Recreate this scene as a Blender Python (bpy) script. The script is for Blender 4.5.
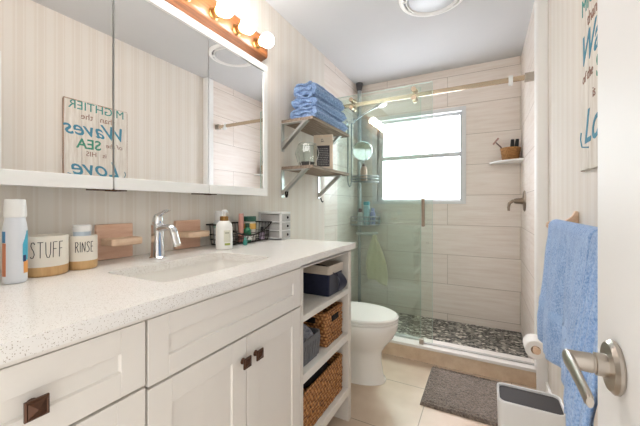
import bpy, bmesh, math, random
from mathutils import Vector, Matrix
random.seed(7)
PI = math.pi
scene = bpy.context.scene
for o in list(bpy.data.objects):
    bpy.data.objects.remove(o)

# ------------------------------------------------------------------ camera
cam_d = bpy.data.cameras.new('camera')
cam = bpy.data.objects.new('camera', cam_d)
scene.collection.objects.link(cam)
cam.location = (0, 0, 1.15)
cam.rotation_euler = (PI/2, 0, 0.488)
cam_d.sensor_width = 36
cam_d.lens = 310.42/640*36
cam_d.shift_y = -7.66/640
cam_d.clip_start = 0.02
scene.camera = cam

# ------------------------------------------------------------------ light
world = bpy.data.worlds.new('world')
scene.world = world
world.use_nodes = True
bg = world.node_tree.nodes['Background']
bg.inputs[0].default_value = (1.0, 0.972, 0.945, 1)
bg.inputs[1].default_value = .93            # daylight of the rooms and garden outside
BULB_E = 19.0
PANE_E = 3.4
# soft sky light falling steeply in through the shower window
sky_d = bpy.data.lights.new('sky_light', 'AREA')
sky_d.shape = 'RECTANGLE'; sky_d.size = 1.5; sky_d.size_y = 1.3
sky_d.energy = 300; sky_d.color = (1, .92, .95)
sky = bpy.data.objects.new('sky_light', sky_d); scene.collection.objects.link(sky)
sky.location = (-.75, 4.55, 3.05)
sky.rotation_euler = (Vector((-.45, 2.2, .9))-Vector(sky.location)).to_track_quat('-Z', 'Y').to_euler()
vs = scene.view_settings
vs.view_transform = 'Standard'
vs.look = 'None'
vs.gamma = 1
vs.use_curve_mapping = False
vs.exposure = 1.05

# ------------------------------------------------------------------ helpers
def lin(c):
    return tuple(((x/255)/12.92 if x/255 <= 0.04045 else ((x/255+0.055)/1.055)**2.4) for x in c)

class NT:
    """tiny node-tree writer"""
    def __init__(s, m):
        s.t = m.node_tree; s.n = s.t.nodes; s.l = s.t.links
    def new(s, kind, **kw):
        n = s.n.new(kind)
        for k, v in kw.items():
            setattr(n, k, v)
        return n
    def link(s, a, b): s.l.new(a, b)
    def math(s, op, a, b=None, c=None):
        n = s.new('ShaderNodeMath', operation=op)
        for i, x in enumerate((a, b, c)):
            if x is None: continue
            if isinstance(x, (int, float)): n.inputs[i].default_value = x
            else: s.link(x, n.inputs[i])
        return n.outputs[0]
    def mix(s, f, a, b):
        n = s.new('ShaderNodeMix', data_type='RGBA')
        if isinstance(f, (int, float)): n.inputs[0].default_value = f
        else: s.link(f, n.inputs[0])
        for i, x in ((6, a), (7, b)):
            if isinstance(x, tuple): n.inputs[i].default_value = (*x[:3], 1)
            else: s.link(x, n.inputs[i])
        return n.outputs[2]
    def coord(s, scale=(1, 1, 1), out='Object', rot=(0, 0, 0)):
        tc = s.new('ShaderNodeTexCoord'); mp = s.new('ShaderNodeMapping')
        s.link(tc.outputs[out], mp.inputs[0])
        mp.inputs['Scale'].default_value = scale
        mp.inputs['Rotation'].default_value = rot
        return mp.outputs[0]
    def noise(s, vec, scale, detail=3, rough=.55):
        n = s.new('ShaderNodeTexNoise')
        s.link(vec, n.inputs['Vector'])
        n.inputs['Scale'].default_value = scale; n.inputs['Detail'].default_value = detail
        n.inputs['Roughness'].default_value = rough
        return n.outputs[0]
    def ramp(s, f, stops, interp='LINEAR'):
        n = s.new('ShaderNodeValToRGB'); r = n.color_ramp; r.interpolation = interp
        while len(r.elements) < len(stops): r.elements.new(.5)
        for e, (p, c) in zip(r.elements, stops):
            e.position = p; e.color = (*c[:3], 1)
        s.link(f, n.inputs[0])
        return n.outputs[0]
    def bump(s, h, strength=.3, dist=.002):
        n = s.new('ShaderNodeBump')
        n.inputs['Strength'].default_value = strength; n.inputs['Distance'].default_value = dist
        s.link(h, n.inputs['Height'])
        return n.outputs[0]

def base_mat(name, rgb, rough=.5, metal=0., spec=.5):
    m = bpy.data.materials.new(name); m.use_nodes = True
    p = m.node_tree.nodes['Principled BSDF']
    p.inputs['Base Color'].default_value = (*lin(rgb), 1)
    p.inputs['Roughness'].default_value = rough
    p.inputs['Metallic'].default_value = metal
    p.inputs['Specular IOR Level'].default_value = spec
    return m, p, NT(m)

def mat(name, rgb, rough=.5, metal=0., spec=.5, var=.04, vscale=14):
    """plain material with a faint procedural mottling"""
    m, p, t = base_mat(name, rgb, rough, metal, spec)
    c = lin(rgb)
    f = t.noise(t.coord(), vscale, 3)
    col = t.mix(f, tuple(x*(1-var) for x in c), tuple(min(1, x*(1+var)) for x in c))
    t.link(col, p.inputs['Base Color'])
    return m

M = {}
M['ceiling'] = mat('ceiling_paint', (212, 212, 212), .9, var=.01)
M['white_trim'] = mat('white_trim_paint', (250, 249, 246), .45, var=.01)
M['door_paint'] = mat('door_paint', (240, 239, 237), .5, var=.01)
M['cabinet'] = mat('cabinet_paint', (232, 227, 219), .42, var=.015)
M['cab_in'] = mat('cabinet_inside', (226, 220, 210), .5, var=.015)
M['gap'] = mat('gap_shade', (60, 48, 38), .8)  # shade colour for the gaps between the vanity doors
M['porcelain'] = mat('porcelain', (243, 240, 234), .12, var=.005)
M['plastic_white'] = mat('plastic_white', (240, 240, 238), .35, var=.01)
M['plastic_grey'] = mat('plastic_grey', (160, 164, 166), .4)
M['lid_grey'] = mat('lid_dark_grey', (56, 52, 52), .6, var=.05)
M['chrome'] = mat('chrome', (225, 226, 228), .08, 1., var=.01)
M['nickel'] = mat('brushed_nickel', (186, 178, 168), .3, 1., var=.04, vscale=60)
M['satin'] = mat('satin_dark_nickel', (140, 124, 108), .38, 1., var=.05, vscale=60)
M['brass'] = mat('brass', (150, 114, 66), .32, 1.)
M['rail_metal'] = mat('rail_metal', (206, 188, 164), .26, 1.)
M['bronze'] = mat('oiled_bronze', (88, 62, 48), .38, .75, var=.25, vscale=120)
M['black_wire'] = mat('black_wire', (38, 32, 30), .4, .6)
M['black'] = mat('black_plastic', (28, 28, 30), .4)
M['steel'] = mat('brushed_steel', (205, 205, 203), .3, .85)
M['mirror'] = base_mat('mirror_silver', (250, 250, 250), .01, 1.)[0]

def wallpaper():
    m, p, t = base_mat('striped_wallpaper', (228, 218, 204), .75, 0, .3)
    tc = t.new('ShaderNodeTexCoord'); sp = t.new('ShaderNodeSeparateXYZ')
    t.link(tc.outputs['Object'], sp.inputs[0])
    f = t.math('FRACT', t.math('DIVIDE', t.math('ADD', sp.outputs[1], 5.0), .105))
    a, b, c = lin((236, 230, 221)), lin((231, 223, 212)), lin((234, 227, 216))
    col = t.ramp(f, [(0, a), (.30, c), (.34, b), (.44, a), (.52, b), (.80, a), (.86, b), (.93, a)], 'CONSTANT')
    n = t.noise(t.coord((1, 1, .06)), 180, 3)
    col = t.mix(t.math('MULTIPLY', n, .2), col, lin((226, 217, 205)))
    t.link(col, p.inputs['Base Color'])
    return m
M['paper'] = wallpaper()

def tile_wall(name, along):
    """large horizontal tiles with wood-like streaks; along = 0 runs in x, 1 runs in y"""
    m, p, t = base_mat(name, (205, 190, 174), .35)
    tc = t.new('ShaderNodeTexCoord'); sp = t.new('ShaderNodeSeparateXYZ')
    t.link(tc.outputs['Object'], sp.inputs[0])
    H, W = .2895, 1.2
    row = t.math('DIVIDE', t.math('ADD', sp.outputs[2], H - .087), H)
    ri = t.math('FLOOR', row); rf = t.math('FRACT', row)
    cx = t.math('DIVIDE', t.math('ADD', sp.outputs[along], t.math('MULTIPLY', t.math('MODULO', ri, 2), W*.5)), W)
    cx = t.math('ADD', cx, 10.27)
    cf = t.math('FRACT', cx)
    g1 = t.math('LESS_THAN', rf, .014)
    g2 = t.math('LESS_THAN', cf, .003)
    grout = t.math('MAXIMUM', g1, g2)
    sc = (1.6, 9, 22) if along == 0 else (9, 1.6, 22)
    cmb = t.new('ShaderNodeCombineXYZ')
    t.link(t.math('MULTIPLY', ri, 7.3), cmb.inputs[along]); t.link(t.math('MULTIPLY', t.math('FLOOR', cx), 3.1), cmb.inputs[2])
    add = t.new('ShaderNodeVectorMath', operation='ADD')
    t.link(t.coord(sc), add.inputs[0]); t.link(cmb.outputs[0], add.inputs[1])
    n = t.noise(add.outputs[0], 1.6, 6, .62)
    col = t.ramp(n, [(.25, lin((226, 212, 200))), (.5, lin((238, 227, 217))), (.75, lin((245, 237, 229)))])
    col = t.mix(grout, col, lin((184, 170, 156)))
    t.link(col, p.inputs['Base Color'])
    t.link(t.bump(t.math('SUBTRACT', 1, grout), .4, .002), p.inputs['Normal'])
    return m
M['tile_x'] = tile_wall('shower_tile_back', 0)
M['tile_y'] = tile_wall('shower_tile_side', 1)

def floor_tile():
    m, p, t = base_mat('floor_tile', (200, 183, 163), .38)
    tc = t.new('ShaderNodeTexCoord'); sp = t.new('ShaderNodeSeparateXYZ')
    t.link(tc.outputs['Object'], sp.inputs[0])
    S = .46
    fx = t.math('FRACT', t.math('DIVIDE', t.math('ADD', sp.outputs[0], 4.6+.31), S))
    fy = t.math('FRACT', t.math('DIVIDE', t.math('ADD', sp.outputs[1], 4.6-2.02), S))
    g = t.math('MAXIMUM', t.math('LESS_THAN', fx, .011), t.math('LESS_THAN', fy, .011))
    n = t.noise(t.coord(), 5, 7, .6)
    n2 = t.noise(t.coord(), 40, 4, .6)
    col = t.ramp(n, [(.3, lin((204, 180, 156))), (.55, lin((216, 195, 173))), (.75, lin((226, 208, 189)))])
    col = t.mix(t.math('MULTIPLY', n2, .35), col, lin((186, 166, 144)))
    col = t.mix(g, col, lin((158, 140, 120)))
    t.link(col, p.inputs['Base Color'])
    t.link(t.bump(t.math('SUBTRACT', 1, g), .3, .002), p.inputs['Normal'])
    return m
M['floor'] = floor_tile()

def curb_tile():
    m, p, t = base_mat('curb_tile', (188, 165, 140), .4)
    n = t.noise(t.coord(), 9, 7, .65)
    col = t.ramp(n, [(.3, lin((206, 178, 148))), (.55, lin((224, 201, 174))), (.75, lin((236, 217, 194)))])
    t.link(col, p.inputs['Base Color'])
    return m
M['curb'] = curb_tile()

def pebbles():
    m, p, t = base_mat('pebble_mosaic', (90, 90, 86), .4)
    v = t.coord((1, 1.25, 1))
    vo = t.new('ShaderNodeTexVoronoi', feature='F1'); vo.inputs['Scale'].default_value = 34
    ve = t.new('ShaderNodeTexVoronoi', feature='DISTANCE_TO_EDGE'); ve.inputs['Scale'].default_value = 34
    t.link(v, vo.inputs['Vector']); t.link(v, ve.inputs['Vector'])
    sp = t.new('ShaderNodeSeparateColor'); t.link(vo.outputs['Color'], sp.inputs[0])
    col = t.ramp(sp.outputs[0], [(0, lin((22, 23, 26))), (.30, lin((58, 59, 60))), (.44, lin((128, 126, 120))),
                                 (.60, lin((190, 186, 176))), (.76, lin((232, 228, 218))), (.92, lin((92, 90, 88)))], 'CONSTANT')
    edge = t.math('LESS_THAN', ve.outputs['Distance'], .07)
    col = t.mix(edge, col, lin((150, 144, 134)))
    t.link(col, p.inputs['Base Color'])
    h = t.math('MINIMUM', ve.outputs['Distance'], .25)
    t.link(t.bump(h, .8, .012), p.inputs['Normal'])
    return m
M['pebbles'] = pebbles()

def quartz():
    m, p, t = base_mat('speckled_quartz', (238, 235, 230), .22)
    v = t.coord()
    col = lin((240, 237, 232))
    out = None
    for sc, th, c in ((330, .13, (176, 164, 148)), (220, .11, (212, 204, 192)), (420, .14, (186, 176, 162))):
        vo = t.new('ShaderNodeTexVoronoi', feature='F1'); vo.inputs['Scale'].default_value = sc
        t.link(v, vo.inputs['Vector'])
        s2 = t.new('ShaderNodeSeparateColor'); t.link(vo.outputs['Color'], s2.inputs[0])
        d = t.math('LESS_THAN', vo.outputs['Distance'], th*2.2)
        k = t.math('MULTIPLY', d, t.math('LESS_THAN', s2.outputs[1], .22))
        out = t.mix(k, out if out is not None else col, lin(c))
    t.link(out, p.inputs['Base Color'])
    return m
M['quartz'] = quartz()

def wood(name, dark, light, sc=(3, 30, 30), rough=.5, bands=1.8):
    m, p, t = base_mat(name, light, rough)
    n = t.noise(t.coord(sc), bands, 7, .62)
    n2 = t.noise(t.coord(tuple(x*3 for x in sc)), bands*2.2, 4, .5)
    f = t.math('ADD', t.math('MULTIPLY', n, .75), t.math('MULTIPLY', n2, .25))
    col = t.ramp(f, [(.36, lin(dark)), (.62, lin(light))])
    t.link(col, p.inputs['Base Color'])
    t.link(t.bump(n2, .15, .001), p.inputs['Normal'])
    return m
M['oak'] = wood('golden_oak', (84, 46, 20), (138, 84, 44), (60, 2.2, 60), .35)
M['grey_wood'] = wood('weathered_wood', (104, 86, 74), (176, 158, 140), (50, 2.5, 50), .7)
M['pink_wood'] = wood('rosy_beech', (222, 178, 150), (238, 202, 178), (4, 4, 30), .5)
M['bamboo'] = wood('bamboo', (190, 148, 96), (214, 176, 124), (20, 20, 3), .45)
M['pale_wood'] = wood('pale_wood', (222, 184, 150), (240, 212, 184), (8, 4, 20), .5)
M['board'] = wood('whitewashed_board', (214, 204, 190), (238, 233, 224), (40, 30, 3), .8)
M['board_edge'] = wood('raw_board_edge', (158, 128, 108), (196, 170, 148), (30, 30, 3), .8)
M['frame_wood'] = wood('frame_wood', (232, 212, 186), (246, 232, 214), (20, 20, 4), .6)

def terry(name, dark, light, sc=170, strength=.9, dist=.006):
    m, p, t = base_mat(name, light, .95, 0, .1)
    p.inputs['Sheen Weight'].default_value = .35
    v = t.coord()
    n = t.noise(v, sc, 3, .7); n2 = t.noise(v, 22, 3)
    f = t.math('ADD', t.math('MULTIPLY', n, .75), t.math('MULTIPLY', n2, .25))
    col = t.ramp(f, [(.32, lin(dark)), (.62, lin(light))])
    t.link(col, p.inputs['Base Color'])
    t.link(t.bump(n, strength, dist), p.inputs['Normal'])
    return m
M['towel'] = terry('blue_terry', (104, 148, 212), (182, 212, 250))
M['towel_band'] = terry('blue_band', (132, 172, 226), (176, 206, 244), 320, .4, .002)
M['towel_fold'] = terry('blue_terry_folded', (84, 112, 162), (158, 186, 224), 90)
M['rug'] = terry('grey_shag', (70, 62, 55), (156, 142, 130), 95, 1., .012)
M['navy'] = terry('navy_canvas', (20, 22, 38), (42, 46, 68), 260, .4, .002)
M['beige_cloth'] = terry('beige_canvas', (188, 174, 156), (214, 202, 186), 260, .4, .002)
M['cream_cloth'] = terry('cream_cloth', (206, 198, 160), (228, 222, 192), 200, .5, .003)
M['grey_cloth'] = terry('grey_cloth', (118, 122, 134), (184, 186, 196), 90, .5, .004)
M['blue_cloth'] = terry('slate_cloth', (62, 74, 104), (110, 126, 160), 90, .5, .004)
M['paper_roll'] = mat('tissue_paper', (244, 241, 236), .9, var=.02, vscale=50)
M['cardboard'] = mat('cardboard', (176, 140, 104), .8)

def wicker(name, dark, mid, light, sx=46, sz=62):
    m, p, t = base_mat(name, mid, .6)
    tc = t.new('ShaderNodeTexCoord'); sp = t.new('ShaderNodeSeparateXYZ')
    t.link(tc.outputs['Object'], sp.inputs[0])
    a = t.math('MULTIPLY', t.math('ADD', sp.outputs[0], sp.outputs[1]), sx)
    r = t.math('MULTIPLY', sp.outputs[2], sz)
    w = t.math('SINE', t.math('MULTIPLY', t.math('ADD', a, t.math('MULTIPLY', t.math('FLOOR', r), .5)), 2*PI))
    q = t.math('ABSOLUTE', t.math('SINE', t.math('MULTIPLY', r, PI)))
    h = t.math('MULTIPLY', q, t.math('ADD', .6, t.math('MULTIPLY', w, .4)))
    n = t.noise(t.coord((1, 1, 3.2)), 42, 4, .75)
    f = t.math('ADD', t.math('MULTIPLY', h, .28), t.math('MULTIPLY', n, .85))
    col = t.ramp(f, [(.36, lin(dark)), (.52, lin(mid)), (.74, lin(light))])
    t.link(col, p.inputs['Base Color'])
    t.link(t.bump(h, .6, .005), p.inputs['Normal'])
    return m
M['wicker'] = wicker('water_hyacinth', (74, 42, 18), (164, 106, 56), (216, 164, 104))
M['wicker_small'] = wicker('small_rattan', (120, 78, 38), (186, 134, 78), (214, 168, 110), 110, 160)
M['hole_shade'] = mat('basket_hole_shade', (24, 18, 16), .9)  # near-black colour imitating the shade inside the basket's handle holes

def glass(name, tint, refl=1.6, rough=0.0):
    """thin clear pane: tinted transmission plus a Fresnel reflection on the outer face"""
    m = bpy.data.materials.new(name); m.use_nodes = True
    t = NT(m); t.n.remove(t.n['Principled BSDF'])
    out = t.n['Material Output']
    tr = t.new('ShaderNodeBsdfTransparent'); tr.inputs[0].default_value = (*tint, 1)
    gl = t.new('ShaderNodeBsdfGlossy'); gl.inputs['Roughness'].default_value = rough
    gl.inputs['Color'].default_value = (1, 1, 1, 1)
    fr = t.new('ShaderNodeFresnel'); fr.inputs[0].default_value = 1.5
    ge = t.new('ShaderNodeNewGeometry')
    f = t.math('MULTIPLY', fr.outputs[0], t.math('SUBTRACT', 1, ge.outputs['Backfacing']))
    f = t.math('MINIMUM', t.math('MULTIPLY', f, refl), 1)
    mx = t.new('ShaderNodeMixShader')
    t.link(f, mx.inputs[0]); t.link(tr.outputs[0], mx.inputs[1]); t.link(gl.outputs[0], mx.inputs[2])
    t.link(mx.outputs[0], out.inputs[0])
    return m
M['glass'] = glass('green_tinted_glass', (.915, .965, .94), 2.3)
M['glass_clear'] = glass('clear_glass', (.92, .94, .93), .3)
M['glass_edge'] = mat('glass_edge', (196, 214, 204), .2)

def emis(name, rgb, e):
    m, p, t = base_mat(name, rgb, .5)
    p.inputs['Emission Color'].default_value = (*lin(rgb), 1)
    p.inputs['Emission Strength'].default_value = e
    return m
M['bulb'] = emis('glowing_bulb', (255, 251, 249), BULB_E)
def pane_mat():
    m, p, t = base_mat('frosted_pane', (225, 232, 240), .35)
    n = t.noise(t.coord(), 2.2, 2)
    c = t.mix(n, lin((240, 246, 255)), lin((250, 252, 255)))
    t.link(c, p.inputs['Emission Color'])
    p.inputs['Emission Strength'].default_value = PANE_E
    tr = t.new('ShaderNodeBsdfTransparent'); mx = t.new('ShaderNodeMixShader'); mx.inputs[0].default_value = .5
    out = t.n['Material Output']
    t.link(p.outputs[0], mx.inputs[1]); t.link(tr.outputs[0], mx.inputs[2]); t.link(mx.outputs[0], out.inputs[0])
    return m
M['pane'] = pane_mat()
def C(name, rgb, rough=.4, **k):
    if name not in M: M[name] = mat(name, rgb, rough, **k)
    return M[name]

class MB:
    def __init__(s): s.bm = bmesh.new()
    def _merge(s, tb):
        me = bpy.data.meshes.new('tmp'); tb.to_mesh(me); tb.free()
        s.bm.from_mesh(me); bpy.data.meshes.remove(me)
    def box(s, x0, x1, y0, y1, z0, z1, bev=0, seg=2):
        tb = bmesh.new(); bmesh.ops.create_cube(tb, size=1)
        for v in tb.verts:
            v.co = Vector(((x0+x1)/2+v.co.x*(x1-x0), (y0+y1)/2+v.co.y*(y1-y0), (z0+z1)/2+v.co.z*(z1-z0)))
        if bev: bmesh.ops.bevel(tb, geom=tb.edges[:], offset=bev, segments=seg, affect='EDGES', profile=.5)
        s._merge(tb); return s
    def prism(s, poly, axis, lo, hi, bev=0, seg=2):
        tb = bmesh.new()
        def P3(a, b, c): return {'x': (c, a, b), 'y': (a, c, b), 'z': (a, b, c)}[axis]
        A = [tb.verts.new(P3(a, b, lo)) for a, b in poly]; B = [tb.verts.new(P3(a, b, hi)) for a, b in poly]
        n = len(poly)
        tb.faces.new(A); tb.faces.new(B[::-1])
        for i in range(n): tb.faces.new((A[i], B[i], B[(i+1) % n], A[(i+1) % n]))
        bmesh.ops.recalc_face_normals(tb, faces=tb.faces[:])
        if bev: bmesh.ops.bevel(tb, geom=tb.edges[:], offset=bev, segments=seg, affect='EDGES', profile=.5)
        s._merge(tb); return s
    def rings(s, rings, cap0=True, cap1=True, closed=True):
        """loft a list of equal-length vertex loops"""
        tb = bmesh.new()
        R = [[tb.verts.new(p) for p in r] for r in rings]
        n = len(R[0])
        for a, b in zip(R, R[1:]):
            for i in range(n if closed else n-1):
                j = (i+1) % n
                tb.faces.new((a[i], a[j], b[j], b[i]))
        if closed and cap0: tb.faces.new(R[0][::-1])
        if closed and cap1: tb.faces.new(R[-1])
        bmesh.ops.recalc_face_normals(tb, faces=tb.faces[:])
        s._merge(tb); return s
    def lathe(s, prof, c=(0, 0, 0), n=32, axis='z', cap=True, rot=None, sx=1, sy=1):
        R = []
        for r, h in prof:
            ring = []
            for i in range(n):
                a = 2*PI*i/n
                v = Vector((r*math.cos(a)*sx, r*math.sin(a)*sy, h))
                if axis == 'x': v = Vector((v.z, v.x, v.y))
                elif axis == 'y': v = Vector((v.y, v.z, v.x))
                if rot: v = rot @ v
                ring.append(v+Vector(c))
            R.append(ring)
        return s.rings(R, cap, cap)
    def tube(s, pts, rad, n=10, closed=False):
        pts = [Vector(p) for p in pts]; m = len(pts)
        rad = rad if isinstance(rad, (list, tuple)) else [rad]*m
        R = []; up = None
        for i, p in enumerate(pts):
            if closed: d = pts[(i+1) % m]-pts[i-1]
            else: d = pts[min(i+1, m-1)]-pts[max(i-1, 0)]
            d.normalize()
            if up is None:
                up = d.orthogonal().normalized()
            up = (up-d*up.dot(d))
            up = up.normalized() if up.length > 1e-6 else d.orthogonal().normalized()
            w = d.cross(up)
            R.append([p+(up*math.cos(2*PI*k/n)+w*math.sin(2*PI*k/n))*rad[i] for k in range(n)])
        if closed: R.append(R[0])
        return s.rings(R, not closed, not closed)
    def sphere(s, c, r, sc=(1, 1, 1), n=24):
        tb = bmesh.new(); bmesh.ops.create_uvsphere(tb, u_segments=n, v_segments=n//2, radius=r)
        for v in tb.verts: v.co = Vector((v.co.x*sc[0]+c[0], v.co.y*sc[1]+c[1], v.co.z*sc[2]+c[2]))
        s._merge(tb); return s
    def grid(s, fn, nu, nv):
        return s.rings([[fn(i/nu, j/nv) for j in range(nv+1)] for i in range(nu+1)], closed=False)
    def build(s, name, m, parent=None, loc=None, angle=35, flat=False):
        me = bpy.data.meshes.new(name)
        bmesh.ops.remove_doubles(s.bm, verts=s.bm.verts[:], dist=1e-6)
        bmesh.ops.recalc_face_normals(s.bm, faces=s.bm.faces[:])
        off = Vector(loc) if loc is not None else (root_loc(parent) if parent else Vector((0, 0, 0)))
        bmesh.ops.translate(s.bm, verts=s.bm.verts[:], vec=-off)
        s.bm.to_mesh(me); s.bm.free()
        if not flat:
            for p in me.polygons: p.use_smooth = True
            me.set_sharp_from_angle(angle=math.radians(angle))
        me.materials.append(m)
        o = bpy.data.objects.new(name, me); scene.collection.objects.link(o)
        if not flat and len(me.polygons) < 4000:
            wn = o.modifiers.new('weighted', 'WEIGHTED_NORMAL'); wn.keep_sharp = True; wn.weight = 80
        if parent: o.parent = parent
        else: o.location = off
        return o

def root_loc(o):
    v = Vector((0, 0, 0))
    while o is not None:
        v = v+o.location; o = o.parent
    return v
def tag(o, label, cat, group=None):
    o['label'] = label; o['category'] = cat
    if group: o['group'] = group
    return o
def thing(name, label, cat, loc, group=None):
    o = bpy.data.objects.new(name, None); scene.collection.objects.link(o)
    o.location = loc; o.empty_display_size = .05
    return tag(o, label, cat, group)
def struct(o, label=None, cat=None):
    o['kind'] = 'structure'
    if label: o['label'] = label
    if cat: o['category'] = cat
    return o
def copy_thing(root, delta, label):
    r = root.copy(); scene.collection.objects.link(r)
    r.location = root.location+Vector(delta); r['label'] = label
    def rec(a, b):
        for ch in a.children:
            c = ch.copy(); scene.collection.objects.link(c); c.parent = b
            rec(ch, c)
    rec(root, r)
    return r
def text(body, size, m, name, parent, loc, rot, shear=0, extr=.0006, spacing=1, align='CENTER', sx=1, offset=0):
    cu = bpy.data.curves.new('t', 'FONT'); cu.body = body; cu.size = size; cu.shear = shear
    cu.extrude = extr; cu.align_x = align; cu.space_character = spacing; cu.resolution_u = 3; cu.offset = offset
    to = bpy.data.objects.new('t', cu); scene.collection.objects.link(to)
    dg = bpy.context.evaluated_depsgraph_get(); dg.update()
    me = bpy.data.meshes.new_from_object(to.evaluated_get(dg))
    bpy.data.objects.remove(to)
    me.name = name
    me.transform(Matrix.Translation(Vector(loc)-root_loc(parent)) @ rot.to_4x4() @ Matrix.Diagonal((sx, 1, 1, 1)))
    me.materials.clear(); me.materials.append(m)
    o = bpy.data.objects.new(name, me); scene.collection.objects.link(o); o.parent = parent
    return o

# ------------------------------------------------------------------ room shell
XL, XW, XS, YB, HC = -1.257, .335, .285, 3.27, 2.478
YJ, YT = 2.30, 2.45           # where the right wall steps in, where tile begins on the left wall
T = .12
S = lambda o: struct(o)
S(MB().box(XL-T, XW+T, -.22, 2.36, -T, 0).build('floor', M['floor']))
o = S(MB().box(XL-T, XW+T, 2.50, YB+T, -T, .022).build('floor_shower', M['pebbles'])); o.name = 'floor.001'
S(MB().box(XL-T, XW+T, -.22, YB+T, HC, HC+T).build('ceiling', M['ceiling']))
S(MB().box(XL-T, XL, -.22, YT, 0, HC).build('wall_left', M['paper']))
S(MB().box(XL-T, XL, YT, YB+T, 0, HC).build('wall_left', M['tile_y']))
S(MB().box(XW, XW+T, -.22, YJ, 0, HC).build('wall_right', M['paper']))
S(MB().box(XS, XW+T, YJ+.02, YB+T, 0, HC).build('wall_right', M['tile_y']))
# white trim dressing the step where tiled shower meets wallpaper
S(MB().box(XS-.004, XW, YJ-.012, YJ+.02, 0, HC, .003).box(XS-.008, XS, YJ+.0, YJ+.075, .13, HC, .003).build('trim_1', M['white_trim']))
# back wall with the window opening
WX0, WX1, WZ0, WZ1 = -1.085, -.158, 1.165, 2.10
b = MB()
b.box(XL, WX0, YB, YB+T, 0, HC).box(WX1, XS, YB, YB+T, 0, HC).box(WX0, WX1, YB, YB+T, 0, WZ0).box(WX0, WX1, YB, YB+T, WZ1, HC)
S(b.build('wall_back', M['tile_x']))
# front wall with the doorway the camera stands in
b = MB()
b.box(XL, -.62, -.22, -.10, 0, HC).box(.215, XW, -.22, -.10, 0, HC).box(-.62, .215, -.22, -.10, 2.06, HC)
S(b.build('wall_front', M['paper']))
b = MB()
b.box(-.62, -.60, -.235, -.085, 0, 2.06, .003).box(.20, .215, -.235, -.085, 0, 2.06, .003).box(-.60, .20, -.235, -.085, 2.04, 2.06, .003)
b.box(-.68, -.62, -.10, -.085, 0, 2.12, .003).box(.215, .275, -.10, -.085, 0, 2.12, .003).box(-.62, .215, -.10, -.085, 2.06, 2.12, .003)
S(b.build('trim_2', M['white_trim']))
S(MB().box(XW-.014, XW, -.08, YJ-.014, 0, .09, .004).build('baseboard_right', M['white_trim']))
S(MB().box(XL, XL+.014, 1.60, 2.34, 0, .09, .004).build('baseboard_left', M['white_trim']))
# shower curb: tiled face and a white sill
cb = S(MB().box(XL, XS, 2.362, 2.50, 0, .10).box(XS, XW, 2.362, 2.42, 0, .10).build('trim_3', M['curb']))
S(MB().box(XL, XS+.004, 2.350, 2.506, .10, .122, .004).build('trim_4', C('sill_white', (236, 232, 226), .3, var=.02)))

# window
w = thing('window_1', 'white two-pane sash window with frosted glass in the shower back wall', 'window', (-.62, YB, WZ0))
struct(w)
fr = MB(); F0 = .055
yo0, yo1 = YB-.012, YB+.09
fr.box(WX0, WX0+F0, yo0, yo1, WZ0, WZ1, .004).box(WX1-F0+.02, WX1, yo0, yo1, WZ0, WZ1, .004)
fr.box(WX0+F0, WX1-F0+.02, yo0, yo1, WZ0, WZ0+.032, .004).box(WX0+F0, WX1-F0+.02, yo0, yo1, WZ1-.04, WZ1, .004)
fr.build('window_frame', C('window_white', (226, 226, 226), .4, var=.01), w)
x0, x1 = WX0+F0, WX1-F0+.02
for zlo, zhi, yy in ((WZ0+.032, 1.672, YB+.02), (1.628, WZ1-.04, YB+.045)):
    f = MB(); q = .028
    f.box(x0, x0+.05, yy, yy+.022, zlo, zhi, .002).box(x1-.018, x1, yy, yy+.022, zlo, zhi, .002)
    f.box(x0+.05, x1-.018, yy, yy+.022, zlo, zlo+(.018 if zlo < 1.5 else .044), .002).box(x0+.05, x1-.018, yy, yy+.022, zhi-(.044 if zlo < 1.5 else q), zhi, .002)
    sash = f.build('sash', C('sash_white', (214, 216, 219), .4, var=.01), w)
    MB().box(x0+.045, x1-.012, yy+.008, yy+.014, zlo+.012, zhi-q).build('pane', M['pane'], sash)

# ------------------------------------------------------------------ open door at right
DX, DY1 = .175, .712
d = thing('door_1', 'white flat open door at the right edge, brushed nickel lever on it', 'door', (DX+.018, -.04, 0))
struct(d)
MB().box(DX, DX+.035, -.05, DY1, .012, 2.03, .002).build('door_slab', M['door_paint'], d)
HZ, HY = .908, .617
lv = MB()
lv.lathe([(0.001, 0), (.036, 0), (.039, -.003), (.039, -.007), (.034, -.012), (.018, -.013), (.001, -.013)], (DX, HY, HZ), 40, 'x')
lv.build('rose', M['nickel'], d)
hd = MB()
hd.lathe([(.0165, -.010), (.0165, -.026), (.0135, -.027), (.0135, -.029), (.0145, -.030), (.0140, -.057), (.012, -.062), (.001, -.063)], (DX, HY, HZ), 28, 'x')
# lever arm: a flattened bar running back towards the hinges
R = []
for t_, dz, wd, hh in ((.016, 0, .004, .006), (.012, 0, .0065, .011), (0, 0, .0075, .0135), (-.03, -.001, .0065, .0115), (-.07, -.003, .0058, .010), (-.105, -.005, .0056, .0095), (-.113, -.006, .004, .007)):
    R.append([(DX-.058+wd*math.cos(2*PI*k/16), HY+t_, HZ+dz+hh*math.sin(2*PI*k/16)) for k in range(16)])
hd.rings(R)
hd.build('lever', M['nickel'], d)
MB().box(DX+.003, DX+.032, DY1-.0006, DY1+.0012, HZ-.028, HZ+.028, .0004).build('latch_plate', M['nickel'], d)

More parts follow.
